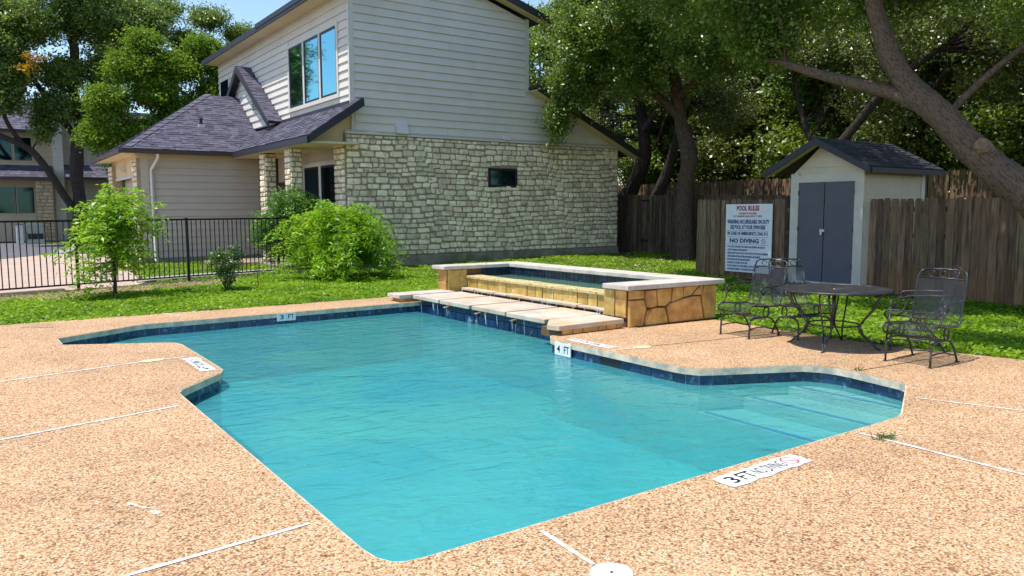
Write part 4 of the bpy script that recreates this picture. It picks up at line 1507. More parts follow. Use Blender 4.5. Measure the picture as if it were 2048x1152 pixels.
# eaves: gutters and fascia
MB().prism([(ex - .05, ey - 0.03, GZ0 - 0.02), (ex - .05, ey - 0.12, GZ0 - 0.02), (ex - .05, ey - 0.10, GZ0 - 0.14), (ex - .05, ey - 0.03, GZ0 - 0.14)], (PX0 - ex + 0.05, 0, 0)).build('gutter', 'gutter', side_roof)
MB().box(ex - 0.12, ex - 0.03, ey - 0.02, ey + 2 * d_, GZ0 - 0.14, GZ0 - 0.02).build('gutter', 'gutter', front_roof)
MB().prism([(ex, ey, GZ0 - .10), (PX0 + .9, ey, GZ0 - .10), (PX0 + .9, GY + .05, GZ0 - .09), (ex, GY + .05, GZ0 - .09)], (0, 0, -0.02)).build('soffit', 'soffit', side_roof)
MB().box(ex, 4.46, GY + .05, ey + 2 * d_, GZ0 - .12, GZ0 - .10).build('soffit', 'soffit', front_roof)
MB().box(PX0 - .05, PX0 - .005, 18.86, ey, PZ0 - 0.19, PZ0 - 0.03).build('fascia', 'fascia', porch_roof)
mb = MB()
r0_, r1_ = Vector((PX0 - .02, 18.86, PZ0 - .02)), Vector((WX + .16, 18.86, PZ0 + (WX + .16 - PX0) * 0.69 - .02))
mb.prism([r0_, r1_, r1_ + Vector((0.02, 0, -.2)), r0_ + Vector((0.0, 0, -.2))], (0, 0.05, 0))
mb.build('rake_board', 'fascia', porch_roof)
mb = MB()
mb.prism([r0_ + Vector((0, .05, -.11)), r1_ + Vector((0, .05, -.11)), r1_ + Vector((0, .52, -.11)), r0_ + Vector((0, .52, -.11))], (0, 0, -0.02))
mb.build('soffit', 'soffit', porch_roof)
MB().box(WX - 0.06, WX - 0.013, WY + .05, 26.6, 4.38, 4.46).build('step_flashing', 'fascia', porch_roof)
# gable dormer against the front wall
DY, DZ = 27.95, 6.60
XF = 7.95
dl = roof([(XF, DY, DZ), (WX + .1, DY, DZ), (WX + .1, 24.66, 4.42), (XF, 24.66, 4.42)], house, name='dormer_roof')
roof([(XF, DY, DZ), (WX + .1, DY, DZ), (WX + .1, 31.2, 4.42), (XF, 31.2, 4.42)], house, name='dormer_roof')
mb = MB()
mb.prism([(XF - .03, DY, DZ + .02), (XF - .03, 24.64, 4.40), (XF - .03, 24.64, 4.20), (XF - .03, DY, DZ - .22)], (0.05, 0, 0))
mb.prism([(XF - .03, DY, DZ + .02), (XF - .03, 31.2, 4.40), (XF - .03, 31.2, 4.20), (XF - .03, DY, DZ - .22)], (0.05, 0, 0))
mb.build('rake_board', 'fascia', dl)
dg_ = MB()
dg_.prism([(8.22, DY, DZ - .1), (8.22, 24.75, 4.36), (8.22, 31.1, 4.36)], (0.05, 0, 0))
dg_ = dg_.build('dormer_gable', 'trim', house)
z = 4.38
while z < 6.3:
    z1 = z + 0.24
    f = lambda zz: (zz - 4.36) / (DZ - .1 - 4.36)
    board(dg_, 8.218, 24.75 + (DY - 24.75) * f(z), 31.1 + (DY - 31.1) * f(z), 24.75 + (DY - 24.75) * f(z1), 31.1 + (DY - 31.1) * f(z1), z, z1, face='x')
    z = z1
MB().tube([(8.20, 26.75, 5.2), (8.16, 26.75, 5.2)], 0.30, 18).build('round_vent', 'trim', dg_)
for i in range(5):
    MB().box(8.14, 8.16, 26.55, 26.95, 5.0 + i * 0.09, 5.03 + i * 0.09).build('vent_slat', 'winframe', dg_)
# upper roof: eave over the front wall, rakes over the gable
UE = (7.93, 7.47)
up_l = roof([(UE[0], 18.9, UE[1]), (RIDGE[0], 18.9, 8.39), (RIDGE[0], 32.4, 8.39), (UE[0], 32.4, UE[1])], house, name='upper_roof', tabs=False)
up_r = roof([(RIDGE[0], 18.9, 8.39), (14.74, 18.9, 7.33), (14.74, 32.4, 7.33), (RIDGE[0], 32.4, 8.39)], house, name='upper_roof', tabs=False)
MB().box(UE[0] - .05, UE[0] - .002, 18.86, 32.42, UE[1] - .19, UE[1] - .005).build('fascia', 'fascia', up_l)
MB().box(UE[0] - .07, UE[0] - .051, 18.84, 25.4, UE[1] - .10, UE[1] + .04).build('drip_edge', 'fascia', up_l)
MB().box(UE[0], WX + .03, 19.0, 32.3, UE[1] - .16, UE[1] - .14).build('soffit', 'soffit', up_l)
for (p, q, par) in (((UE[0] - .05, UE[1]), (RIDGE[0], 8.40), up_l), ((RIDGE[0], 8.40), (14.80, 7.33), up_r)):
    mb = MB()
    mb.prism([(p[0], 18.84, p[1]), (q[0], 18.84, q[1]), (q[0], 18.84, q[1] - .2), (p[0], 18.84, p[1] - .2)], (0, 0.05, 0))
    mb.build('rake_board', 'fascia', par)
    mb = MB()
    mb.prism([(p[0], 18.9, p[1] - .12), (q[0], 18.9, q[1] - .12), (q[0], 19.33, q[1] - .12), (p[0], 19.33, p[1] - .12)], (0, 0, -.02))
    mb.build('soffit', 'soffit', par)
# lower rear roof, sloping down to the right
lo = roof([(14.25, 18.9, 5.32), (18.60, 18.9, 3.45), (18.60, 32, 3.45), (14.25, 32, 5.32)], house, name='rear_roof', tabs=False)
mb = MB()
mb.prism([(14.25, 18.84, 5.34), (18.62, 18.84, 3.46), (18.60, 18.84, 3.26), (14.25, 18.84, 5.14)], (0, 0.05, 0))
mb.build('rake_board', 'fascia', lo)
mb = MB()
mb.prism([(14.25, 18.9, 5.19), (18.60, 18.9, 3.31), (18.60, 19.33, 3.31), (14.25, 19.33, 5.19)], (0, 0, -.02))
mb.build('soffit', 'soffit', lo)
MB().box(17.7, 17.94, WY + .3, 32, -.2, 3.4).build('rear_wall', 'siding', house)
MB().box(14.0, 14.22, WY + .3, 32, 3.3, 7.3).build('rear_upper_wall', 'siding', house)

# ------------------------------------------------------------------ neighbouring house across the street
NB = thing('house', 'tan neighbouring house across the street behind the oak', 'house', (2, 50, 0))
MB().box(-9, 4.05, 50.0, 56, 0, 6.05).build('wall', 'nwall', NB)
MB().box(4.05, 4.5, 49.75, 50.6, 0, 7.9).build('white_corner', 'siding', NB)
for i in range(34):
    MB().box(4.03, 4.52, 49.72, 49.748, 0.05 + i * 0.23, 0.05 + i * 0.23 + 0.215).build('siding_board', 'siding', NB)
MB().box(4.5, 12, 50.4, 56, 0, 7.4).build('wall', 'siding_tan', NB)
r_ = roof([(-9.3, 49.4, 6.0), (4.0, 49.4, 6.0), (4.0, 53, 8.0), (-9.3, 53, 8.0)], NB, name='roof', course=0.3)
MB().box(-9.3, 4.0, 49.33, 49.4, 5.85, 6.02).build('fascia', 'gutter', r_)
r_ = roof([(-9.3, 48.6, 3.45), (3.95, 48.6, 3.45), (3.95, 50.0, 4.15), (-9.3, 50.0, 4.15)], NB, name='lower_roof', course=0.3)
MB().box(-9.3, 3.95, 48.53, 48.6, 3.30, 3.47).build('fascia', 'gutter', r_)
r_ = roof([(4.52, 48.9, 3.5), (12, 48.9, 3.5), (12, 50.4, 4.25), (4.52, 50.4, 4.25)], NB, name='lower_roof', course=0.3)
MB().box(4.52, 12, 48.83, 48.9, 3.36, 3.52).build('fascia', 'gutter', r_)
for (a, b, c, d_) in ((1.0, 2.12, 4.4, 5.62), (2.26, 3.05, 4.4, 5.62), (-1.2, 0.6, 4.4, 5.62), (0.9, 2.12, 1.55, 2.95), (2.24, 3.02, 1.55, 2.95)):
    f_ = MB().box(a - .08, b + .08, 49.96, 49.99, c - .08, d_ + .08).build('window', 'nwall', NB)
    MB().box(a, b, 49.93, 49.955, c, d_).build('pane', 'glass_dark', f_)
ps = MB().box(3.05, 3.86, 48.75, 49.3, 0, 3.3).build('stone_pilaster', 'mortar', NB)
for (u, z, a, h) in courses(3.05, 3.86, 0.05, 3.28, rowh=(0.16, 0.22), wid=(0.2, 0.45)):
    o = link('stone', random.choice(STONE), None, ps)
    o.location, o.scale = (u, 48.75, z), (a - .02, .04, h - .02)
    o.material_slots[0].link = 'OBJECT'
    o.material_slots[0].material = MT['nstone']
# roadside boxes in front of it
t = thing('utility_pedestal', 'small grey green utility box on the verge across the street', 'utility box', (2.2, 46.5, 0))
MB().box(1.95, 2.25, 46.4, 46.7, -0.02, 0.95).build('cabinet', 'kerb', t, bevel=0.02)
MB().box(1.92, 2.28, 46.37, 46.73, 0.95, 1.0).build('lid', 'util', t, bevel=0.01)
t = thing('transformer_box', 'sloped dark green transformer box beside the utility box', 'utility box', (2.8, 46.6, 0))
MB().prism([(2.4, 46.3, -0.02), (2.4, 47.0, -0.02), (2.4, 47.0, 1.0), (2.4, 46.55, 1.0)], (0.75, 0, 0)).build('cabinet', 'util', t, bevel=0.02)
MB().box(2.45, 3.1, 46.36, 46.42, 0.1, 0.5).build('door', 'black', t)

# ------------------------------------------------------------------ iron fence
IF = [(-5.4, 15.82), (-0.52, 17.23), (1.76, 17.90), (4.04, 18.57), (6.32, 19.18), (8.5, 19.16)]
fence = thing('iron_fence', 'black iron picket fence between the lawn and the driveway', 'fence', (1.76, 17.9, 0))
TOPZ, BOTZ = 1.40, 0.085
for i in range(len(IF)):
    x, y = IF[i]
    MB().box(x - .03, x + .03, y - .03, y + .03, -0.05, TOPZ + 0.03).build('post', 'iron', fence, bevel=0.004)
    if i + 1 < len(IF):
        p, q = Vector((*IF[i], 0)), Vector((*IF[i + 1], 0))
        d = (q - p).normalized()
        s = Vector((-d.y, d.x, 0))
        for z0, z1, wd_ in ((TOPZ - 0.03, TOPZ + 0.008, 0.018), (BOTZ, BOTZ + 0.032, 0.016)):
            mb = MB()
            mb.prism([p + s * wd_ + Vector((0, 0, z0)), q + s * wd_ + Vector((0, 0, z0)), q - s * wd_ + Vector((0, 0, z0)), p - s * wd_ + Vector((0, 0, z0))], (0, 0, z1 - z0))
            mb.build('rail', 'iron', fence)
        k = round((q - p).length / 0.112)
        if i == 0:
            bal = MB().box(-.0085, .0085, -.0085, .0085, 0, 1).mesh('baluster')
            bal.materials.append(MT['iron'])
        for j in range(1, k):
            c = p.lerp(q, j / k)
            o = link('baluster', bal, None, fence)
            o.location = (c.x, c.y, BOTZ + 0.03)
            o.rotation_euler = (0, 0, math.atan2(d.y, d.x))
            o.scale = (1, 1, TOPZ - 0.03 - BOTZ - 0.03)
mb = MB()
mb.prism([(-5.4, 15.72, -0.06), (1.5, 17.72, -0.06), (1.44, 17.92, -0.06), (-5.46, 15.92, -0.06)], (0, 0, 0.10))
tag(mb.build('fence_kerb', 'drive'), 'low concrete kerb under the iron fence at the driveway', 'kerb', kind='structure')
# lawn edging beyond the fence
mb = MB()
mb.tube([(3.0, 19.0, 0.0), (3.4, 19.12, 0.02), (4.6, 19.45, 0.02), (5.6, 19.65, 0.02), (6.6, 20.1, 0.02), (7.1, 20.9, 0.02)], 0.07, 5)
tag(mb.build('lawn_edging', 'kerb'), 'white concrete lawn edging behind the iron fence', 'edging', kind='structure')
path = MB().box(5.9, 7.0, 23.2, 25.0, -0.03, 0.06).build('porch_path', 'brick')
tag(path, 'pink brick path at the foot of the porch columns', 'path', kind='structure')

# ------------------------------------------------------------------ wooden fences
def picket_mesh(wd_=0.14):
    mb = MB()
    e = random.uniform(0.022, 0.034)
    h = wd_ / 2
    mb.prism([(-h, 0, 0), (h, 0, 0), (h, 0, 1 - e), (h - e * 0.8, 0, 1), (-h + e * 0.8, 0, 1), (-h, 0, 1 - e)], (0, 0.02, 0))
    return mb.mesh('picket')
def fence_run(f, p, q, z0f, ztop, mat, pw=0.140, gap=0.007, jit=0.018):
    vs = [picket_mesh(pw) for _ in range(6)]
    for v in vs:
        v.materials.append(MT[mat])
    p, q = Vector((*p, 0)), Vector((*q, 0))
    d = (q - p)
    L = d.length
    d.normalize()
    k = int(L / (pw + gap))
    ang = math.atan2(d.y, d.x)
    for j in range(k):
        c = p + d * ((j + 0.5) * (pw + gap))
        o = link('picket', random.choice(vs), None, f)
        zb = z0f(c.x, c.y) - 0.02
        s = Vector((-d.y, d.x, 0)) * random.uniform(-0.007, 0.007)
        o.location = (c.x + s.x, c.y + s.y, zb)
        zt = (ztop(j / max(k - 1, 1)) if callable(ztop) else ztop) + random.uniform(-jit, jit)
        o.scale = (random.uniform(0.94, 1.0), random.choice([1, -1]) and 1, zt - zb)
        o.rotation_euler = (random.uniform(-.006, .006), random.uniform(-.008, .008), ang)
    mb = MB()
    s = Vector((-d.y, d.x, 0)) * (-0.05)
    for z in (0.35, 1.0, 1.5):
        a, b = p - s + Vector((0, 0, z)), q - s + Vector((0, 0, z))
        mb.prism([a, b, b - s * 0.7, a - s * 0.7], (0, 0, 0.085))
    mb.build('rail', mat, f)
FX = 14.5
f1 = thing('wooden_fence', 'weathered wooden picket fence running right from the shed', 'fence', (FX, 6, 0))
fence_run(f1, (FX, 8.40), (FX, 1.0), ground_z, lambda t: 1.745 - 0.03 * t, 'picket')
f2 = thing('wooden_fence', 'weathered wooden fence section carrying the pool rules sign', 'fence', (FX, 11, 0))
fence_run(f2, (FX, 12.80), (FX, 10.20), ground_z, lambda t: 1.80 - 0.03 * t, 'picket')
f3 = thing('wooden_fence', 'dark wooden fence in tree shade from the house corner', 'fence', (18.7, 17, 0))
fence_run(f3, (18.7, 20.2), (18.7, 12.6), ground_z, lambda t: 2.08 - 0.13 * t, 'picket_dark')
MB().box(18.62, 18.69, 17.95, 18.02, 0.3, 2.0).build('gate_post', 'picket_dark', f3)
MB().box(18.66, 18.69, 18.6, 18.95, 1.84, 1.9).build('gate_hinge', 'black', f3)
MB().box(18.66, 18.69, 18.6, 18.95, 0.5, 0.56).build('gate_hinge', 'black', f3)
f4 = thing('wooden_fence', 'tall old boundary fence standing highest behind the shed', 'fence', (22.5, 15, 0))
fence_run(f4, (22.5, 26), (22.5, 6), lambda x, y: 0.4, 2.60, 'picket', jit=0.03)

# ------------------------------------------------------------------ pool rules sign
SX, SY0, SY1, SZ0, SZ1 = FX - 0.055, 11.86, 10.59, 0.125, 1.675
sign = thing('pool_rules_sign', 'white pool rules sign with red and blue lettering on the fence', 'sign', (SX, 11.2, SZ0))
pl = MB().box(SX, SX + 0.008, SY1, SY0, SZ0, SZ1).build('sign_board', 'white', sign)
SW, SH = SY0 - SY1, SZ1 - SZ0
def sl(body, a0, a1, b0, b1, mat, bold=0.0):
    text_on('lettering', body, (SX, SY0 - a0 * SW, SZ1 - b1 * SH), (0, -1, 0), (0, 0, 1), (a1 - a0) * SW, (b1 - b0) * SH, mat, pl, bold, 0.002)
sl('POOL RULES', .24, .73, .022, .098, 'red', .05)
sl('SUGARBUSH TOWNHOMES', .285, .67, .122, .150, 'red', .035)
sl('1231 SUGARBUSH LANE AUSTIN, TX 78722', .17, .785, .163, .195, 'red', .035)
sl('WARNING: NO LIFEGUARD ON DUTY', .035, .945, .225, .288, 'navy', .045)
sl('USE POOL AT YOUR OWN RISK', .10, .87, .305, .368, 'navy', .045)
sl('IN CASE OF EMERGENCY, DIAL 911', .045, .915, .402, .465, 'navy', .045)
sl('NO DIVING', .095, .735, .503, .570, 'navy', .045)
for b in (.387, .483, .590):
    MB().box(SX - 0.003, SX - 0.001, SY0 - .93 * SW, SY0 - .03 * SW, SZ1 - b * SH - .003, SZ1 - b * SH + .003).build('rule_line', 'navy', pl)
RULES = [('POOL CLOSES AT 10PM SUNDAY THRU THURSDAY AND 11PM FRIDAY THRU SATURDAY', .87), ('ACCESS TO OWNERS AND INVITED GUESTS ONLY', .50),
         ('PERSONS UNDER THE AGE OF 14 MUST NOT BE IN THE POOL WITHOUT ADULT SUPERVISION', .93), ('EXTENDED BREATH HOLDING ACTIVITIES ARE DANGEROUS AND PROHIBITED', .77),
         ('PETS IN THE POOL AND POOL AREA ARE PROHIBITED', .555), ('GLASS ITEMS NOT ALLOWED IN THE POOL YARD', .50), ('DO NOT SWIM IF YOU HAVE BEEN ILL WITH DIARRHEA', .75), ('CHANGING DIAPERS AT POOLSIDE IS PROHIBITED', .70)]
for i, (tx, a1) in enumerate(RULES):
    b = .612 + i * .0475
    sl(tx, .055, a1, b, b + .030, 'navy', .04)
    MB().disc((0, 0), 1, 0, 1, 8)
    MB().box(SX - 0.003, SX - 0.001, SY0 - .032 * SW, SY0 - .022 * SW, SZ1 - (b + .02) * SH, SZ1 - (b + .012) * SH).build('bullet', 'navy', pl)
for a_ in (.02, .98):
    for b_ in (.015, .985):
        MB().tube([(SX - .001, SY0 - a_ * SW, SZ1 - b_ * SH), (SX - .005, SY0 - a_ * SW, SZ1 - b_ * SH)], .008, 8).build('screw', 'steel', pl)
ring(Vector((SX, SY0 - .83 * SW, SZ1 - .537 * SH)), Vector((0, -1, 0)), Vector((0, 0, 1)), 0.058, 0.010, pl, 0.003)

# ------------------------------------------------------------------ shed
SH0, SHY0, SHY1 = 14.42, 8.48, 10.13
shed = thing('shed', 'small cream garden shed with grey double doors and dark roof', 'shed', (15.3, 9.3, 0))
gz0 = -0.02
MB().box(SH0 + .05, 16.75, SHY0 + .03, SHY1 - .03, gz0, 2.30).build('wall', 'shed_wall', shed)
mb = MB()
mb.prism([(SH0 + .05, SHY0 + .03, 2.3), (SH0 + .05, SHY1 - .03, 2.3), (SH0 + .05, (SHY0 + SHY1) / 2 + .09, 2.90)], (2.28, 0, 0))
gabl = mb.build('gable', 'shed_wall', shed)
for k, (a, b) in enumerate(((2.17, 2.40), (2.415, 2.62), (2.635, 2.84))):
    f = lambda z: max(0, (z - 2.30) / 0.6)
    cyy = (SHY0 + SHY1) / 2 + .09
    y0a, y1a = SHY0 + .08 + (cyy - SHY0 - .1) * f(a), SHY1 - .08 - (SHY1 - .1 - cyy) * f(a)
    y0b, y1b = SHY0 + .08 + (cyy - SHY0 - .1) * f(b), SHY1 - .08 - (SHY1 - .1 - cyy) * f(b)
    board(gabl, SH0 + .048, y0a, y1a, y0b, y1b, a, b - .012, 'shed_wall', 'x', 0.012)
for k in range(11):
    board(shed, SHY0 + .028, SH0 + .08, 16.62, SH0 + .08, 16.62, 0.06 + k * 0.2, 0.06 + (k + 1) * 0.2 - .006, 'shed_wall', 'y', 0.014)
MB().box(16.62, 16.77, SHY0 + .0, SHY0 + .05, 0, 2.3).build('corner_board', 'trim', shed)
for (a, b, c, e) in ((SHY0, SHY0 + .19, gz0, 2.30), (SHY1 - .19, SHY1, gz0, 2.30), (SHY0 + .19, SHY1 - .19, 2.11, 2.27)):
    MB().box(SH0, SH0 + .046, a, b, c, e).build('door_casing', 'shed_trim', shed)
mid = (SHY0 + SHY1) / 2 + .03
for (a, b) in ((SHY0 + .20, mid - .012), (mid + .012, SHY1 - .20)):
    dd = MB().box(SH0 + .012, SH0 + .047, a, b, 0.05, 2.10).build('door', 'shed_door', shed)
    if a > mid - .1:
        MB().box(SH0 - .004, SH0 + .010, mid - .03, mid + .085, 1.085, 1.14).build('hasp', 'steel', dd)
        MB().box(SH0 - .03, SH0 - .006, mid + .01, mid + .06, 1.02, 1.085).build('padlock', 'steel', dd, bevel=0.005)
for yy in (SHY0 + .185, SHY1 - .215):
    for zz in (0.35, 1.1, 1.85):
        MB().box(SH0 - .006, SH0 - .001, yy, yy + .03, zz, zz + .09).build('hinge', 'gutter', shed)
MB().box(SH0 - .05, SH0 + .05, SHY0 + .1, SHY1 - .1, -0.03, 0.045).build('threshold', 'trim', shed)
RY, RZ = 9.41, 3.0
sr1 = roof([(14.17, RY, RZ), (17.0, RY, RZ), (17.0, 8.22, 2.37), (14.17, 8.22, 2.37)], shed, 'shed_shingle', 0.05)
sr2 = roof([(14.17, RY, RZ), (17.0, RY, RZ), (17.0, 10.60, 2.37), (14.17, 10.60, 2.37)], shed, 'shed_shingle', 0.05)
for (ya, za, par) in ((8.20, 2.36, sr1), (10.62, 2.36, sr2)):
    mb = MB()
    mb.prism([(14.13, RY, RZ), (14.13, ya, za), (14.13, ya, za - .13), (14.13, RY, RZ - .14)], (0.04, 0, 0))
    mb.build('rake_board', 'fascia', par)
    mb = MB()
    mb.prism([(14.18, RY, RZ - .07), (14.18, ya, za - .07), (14.46, ya, za - .07), (14.46, RY, RZ - .07)], (0, 0, -.015))
    mb.build('soffit', 'soffit', par)
MB().box(14.17, 17.0, 8.17, 8.2, 2.25, 2.35).build('fascia', 'fascia', sr1)

# ------------------------------------------------------------------ patio table and spring chairs
def diamond_sheet(profile, half, pitch=0.020, wire=0.0025):
    """expanded metal: crossing strands over a bent sheet. profile: list of (x,z)"""
    P = [Vector((p[0], 0, p[1])) for p in profile]
    cum = [0]
    for i in range(len(P) - 1):
        cum.append(cum[-1] + (P[i + 1] - P[i]).length)
    T = cum[-1]
    def at(s):
        s = min(max(s, 0), T)
        for i in range(len(P) - 1):
            if s <= cum[i + 1] + 1e-9:
                return P[i].lerp(P[i + 1], (s - cum[i]) / max(cum[i + 1] - cum[i], 1e-9))
        return P[-1]
    mb = MB()
    W = 2 * half
    for sg in (1, -1):
        c = -T * 0.6
        while c < W + T * 0.6:
            pts = []
            steps = int(T / 0.045) + 2
            for i in range(steps + 1):
                s = T * i / steps
                yy = -half + (c + sg * s * 0.6 if sg > 0 else c - s * 0.6 + T * 0.6 * 0)
                if -half <= yy <= half:
                    q = at(s)
                    pts.append(Vector((q.x, yy, q.z)))
            for a, b in zip(pts[:-1], pts[1:]):
                d = (b - a).normalized()
                e = d.cross(Vector((0, 0, 1)) if abs(d.z) < .8 else Vector((1, 0, 0))).normalized() * wire
                mb.add([a - e, b - e, b + e, a + e], [(0, 1, 2, 3)])
            c += pitch
    return mb

def make_chair(first):
    parts = []
    def part(mb, name, smooth=True):
        me = mb.mesh(name)
        if smooth:
            me.polygons.foreach_set('use_smooth', [True] * len(me.polygons))
        me.materials.append(MT['wrought'])
        parts.append((name, me))
    seat = [(.27, .305), (.295, .335), (.285, .375), (.245, .395), (.10, .388), (-.08, .375), (-.20, .37)]
    back = [(-.20, .37), (-.245, .395), (-.275, .47), (-.305, .60), (-.335, .74), (-.355, .83)]
    hw = 0.245
    part(diamond_sheet(seat, hw), 'seat_mesh', False)
    part(diamond_sheet(back, hw), 'back_mesh', False)
    fr = MB()
    for s in (-1, 1):
        fr.tube([(x, s * hw, z) for x, z in seat + back[1:]] + [(-.375, s * (hw - .01), .89), (-.385, s * (hw - .05), .915)], 0.0105, 6)
    fr.tube([(-.385, -hw + .05, .915), (-.388, 0, .928), (-.385, hw - .05, .915)], 0.0105, 6)
    fr.tube([(-.355, -hw, .83), (-.357, 0, .835), (-.355, hw, .83)], 0.008, 6)
    fr.tube([(.27, -hw, .305), (.27, hw, .305)], 0.009, 6)
    fr.tube([(-.20, -hw, .365), (-.20, hw, .365)], 0.009, 6)
    for k in (-1, 0, 1):     # scrolls in the top rail
        c = Vector((-.372, k * .11, .875))
        fr.tube([c + Vector((0, math.cos(a) * .035, math.sin(a) * .032)) for a in np.linspace(0, 5.2, 10)], 0.0045, 5)
    part(fr, 'frame')
    for s in (-1, 1):
        ar = MB()
        y = s * (hw + .025)
        ar.tube([(-.318, s * hw, .62), (-.28, y, .625), (-.1, y, .622), (.09, y, .612)] +
                [(.09 + .042 * math.sin(a), y, .570 + .042 * math.cos(a)) for a in np.linspace(.4, 4.6, 9)], [.011] * 4 + [.013] * 3 + [.011] * 6, 6)
        ar.tube([(.125, y, .565), (.13, y, .50), (.16, s * (hw + .012), .43), (.21, s * hw, .392)], 0.0105, 6)
        part(ar, 'armrest')
        sp = MB()
        sp.tube([(-.03 + .05 * math.cos(a), s * (hw - .02), .307 + .062 * math.sin(a)) for a in np.linspace(0, 6.283, 17)], 0.0095, 6)
        sp.tube([(-.12, s * (hw - .02), .368), (.05, s * (hw - .02), .375)], 0.010, 6)
        part(sp, 'spring')
        lg = MB()
        y = s * (hw - .02)
        lg.tube([(.262, y, 0.004), (.262, y, .10), (.255, y, .19), (.235, y, .228), (.19, y, .243), (.08, y, .243), (-.05, y, .242), (-.12, y, .225), (-.19, y, .16), (-.25, y, .06), (-.275, y, 0.006)], 0.0115, 6)
        lg.tube([(.262, y, .118), (.12, y, .128), (-.02, y, .122), (-.12, y, .095), (-.235, y, .075)], 0.008, 6)
        lg.add(*[[(x, yy, z) for x in (.245, .279) for yy in (y - .017, y + .017) for z in (0, .008)], [(0, 1, 3, 2), (4, 6, 7, 5), (0, 4, 5, 1), (2, 3, 7, 6), (0, 2, 6, 4), (1, 5, 7, 3)]])
        lg.add(*[[(x, yy, z) for x in (-.30, -.262) for yy in (y - .017, y + .017) for z in (0, .008)], [(0, 1, 3, 2), (4, 6, 7, 5), (0, 4, 5, 1), (2, 3, 7, 6), (0, 2, 6, 4), (1, 5, 7, 3)]])
        part(lg, 'leg')
    cb = MB()
    cb.tube([(-.05, -hw + .02, .242), (-.05, hw - .02, .242)], 0.010, 6)
    cb.tube([(.06, -hw + .02, .243), (.06, hw - .02, .243)], 0.010, 6)
    part(cb, 'cross_bar')
    return parts
CH = make_chair(None)
for (x, y, fx, fy, label) in [(7.85, 3.93, -1, 0.0, 'iron mesh spring chair nearest the deck corner, silvery from sun'),
                              (7.86, 6.05, -1, 0.06, 'iron mesh spring chair next to the golden spa wall'),
                              (8.30, 5.62, -.35, -.94, 'iron mesh spring chair behind the table before the shed doors'),
                              (8.55, 4.36, -.55, .84, 'iron mesh spring chair half hidden behind the sunlit chair')]:
    t = thing('patio_chair', label, 'chair', (x, y, 0.002 if x < 8.45 else 0.0), 'wrought iron chairs around the patio table')
    t.rotation_euler = (0, 0, math.atan2(fy, fx))
    for nm, me in CH:
        o = bpy.data.objects.new(nm, me)
        col.objects.link(o)
        o.parent = t
table = thing('patio_table', 'round dark iron mesh patio table among the chairs', 'table', (7.94, 4.97, 0))
TX, TY, TZ = 7.94, 4.97, 0.655
rim = MB()
rim.tube([(TX + .595 * math.cos(a), TY + .595 * math.sin(a), TZ) for a in np.linspace(0, 6.2832, 49)], 0.012, 6)
rim.build('rim', 'wrought', table, smooth=True)
tp = MB()
tp.disc((TX, TY), 0.592, TZ - .004, TZ + .003, 48)
tp.build('mesh_top', 'wrought', table)
for k in range(4):
    a = math.radians(20 + 90 * k)
    ca, sa = math.cos(a), math.sin(a)
    lg = MB()
    for off_ in (-.05, .05):
        prof = [(.44, .645), (.47, .58), (.42, .46), (.33, .34), (.27, .25), (.31, .16), (.40, .08), (.46, .02), (.50, .004)]
        lg.tube([(TX + r * ca - off_ * (1 if z > .25 else z / .25) * sa, TY + r * sa + off_ * (1 if z > .25 else z / .25) * ca, z) for r, z in prof], 0.0105, 6)
    lg.build('leg', 'wrought', table, smooth=True)
for rr in (.2, .4):
    MB().tube([(TX + rr * math.cos(a), TY + rr * math.sin(a), TZ - .012) for a in np.linspace(0, 6.2832, 33)], 0.006, 5).build('top_ring', 'wrought', table, smooth=True)
rg = MB()
rg.tube([(TX + .27 * math.cos(a), TY + .27 * math.sin(a), .26) for a in np.linspace(0, 6.2832, 33)], 0.009, 6)
rg.build('leg_ring', 'wrought', table, smooth=True)
MB().tube([(TX, TY, .665), (TX, TY, .24)], 0.022, 10).build('umbrella_sleeve', 'wrought', table, smooth=True)

# ------------------------------------------------------------------ ground cover
IFP = [(-5.4, 15.82), (6.32, 19.18), (8.2, 19.1)]
def fence_y(x):
    return np.interp(x, [-5.4, 6.32, 8.2, 30], [15.82, 19.18, 19.15, 19.15])
gzv = np.vectorize(ground_z)
def scatter(x0, x1, y0, y1, dens, keep):
    n = int((x1 - x0) * (y1 - y0) * dens)
    x, y = rng.uniform(x0, x1, n), rng.uniform(y0, y1, n)
    k = keep(x, y)
    return x[k], y[k]
def vnoise(x, y, s, seed=0):
    """cheap smooth value noise"""
    g = np.random.default_rng(seed).uniform(0, 1, (64, 64))
    a, b = x * s + 7.3, y * s + 3.1
    i, j = np.floor(a).astype(int), np.floor(b).astype(int)
    fx, fy = a - i, b - j
    fx, fy = fx * fx * (3 - 2 * fx), fy * fy * (3 - 2 * fy)
    i0, i1, j0, j1 = i % 64, (i + 1) % 64, j % 64, (j + 1) % 64
    return (g[i0, j0] * (1 - fx) + g[i1, j0] * fx) * (1 - fy) + (g[i0, j1] * (1 - fx) + g[i1, j1] * fx) * fy
DECKX = lambda y: np.interp(y, [-5, 1.5, 3.35, 4.0, 4.7, 5.5, 7.2], [9.3, 9.0, 8.80, 8.64, 8.49, 8.50, 8.58])
SETS = []
def dry(x, y):
    fy = fence_y(x)
    d = fy - y
    lim = np.interp(x, [-5, 0.5, 3, 4.6, 5.2, 20], [1.6, 1.5, 1.45, 1.3, 0.2, 0.0])
    return d < lim * (0.75 + 0.5 * vnoise(x, y, 1.3, 5))
x, y = scatter(-3.5, 8.5, 12.6, 19.2, 950, lambda x, y: (y > np.interp(x, [-7, 0.2, 3, 6.15, 7.3, 9], [12.9, 12.77, 12.68, 12.64, 12.2, 12.2]) - 0.05) & (y < fence_y(x) - 0.05) & (~dry(x, y) | (rng.uniform(size=len(x)) < 0.10)))
SETS.append((x, y, 0.055))
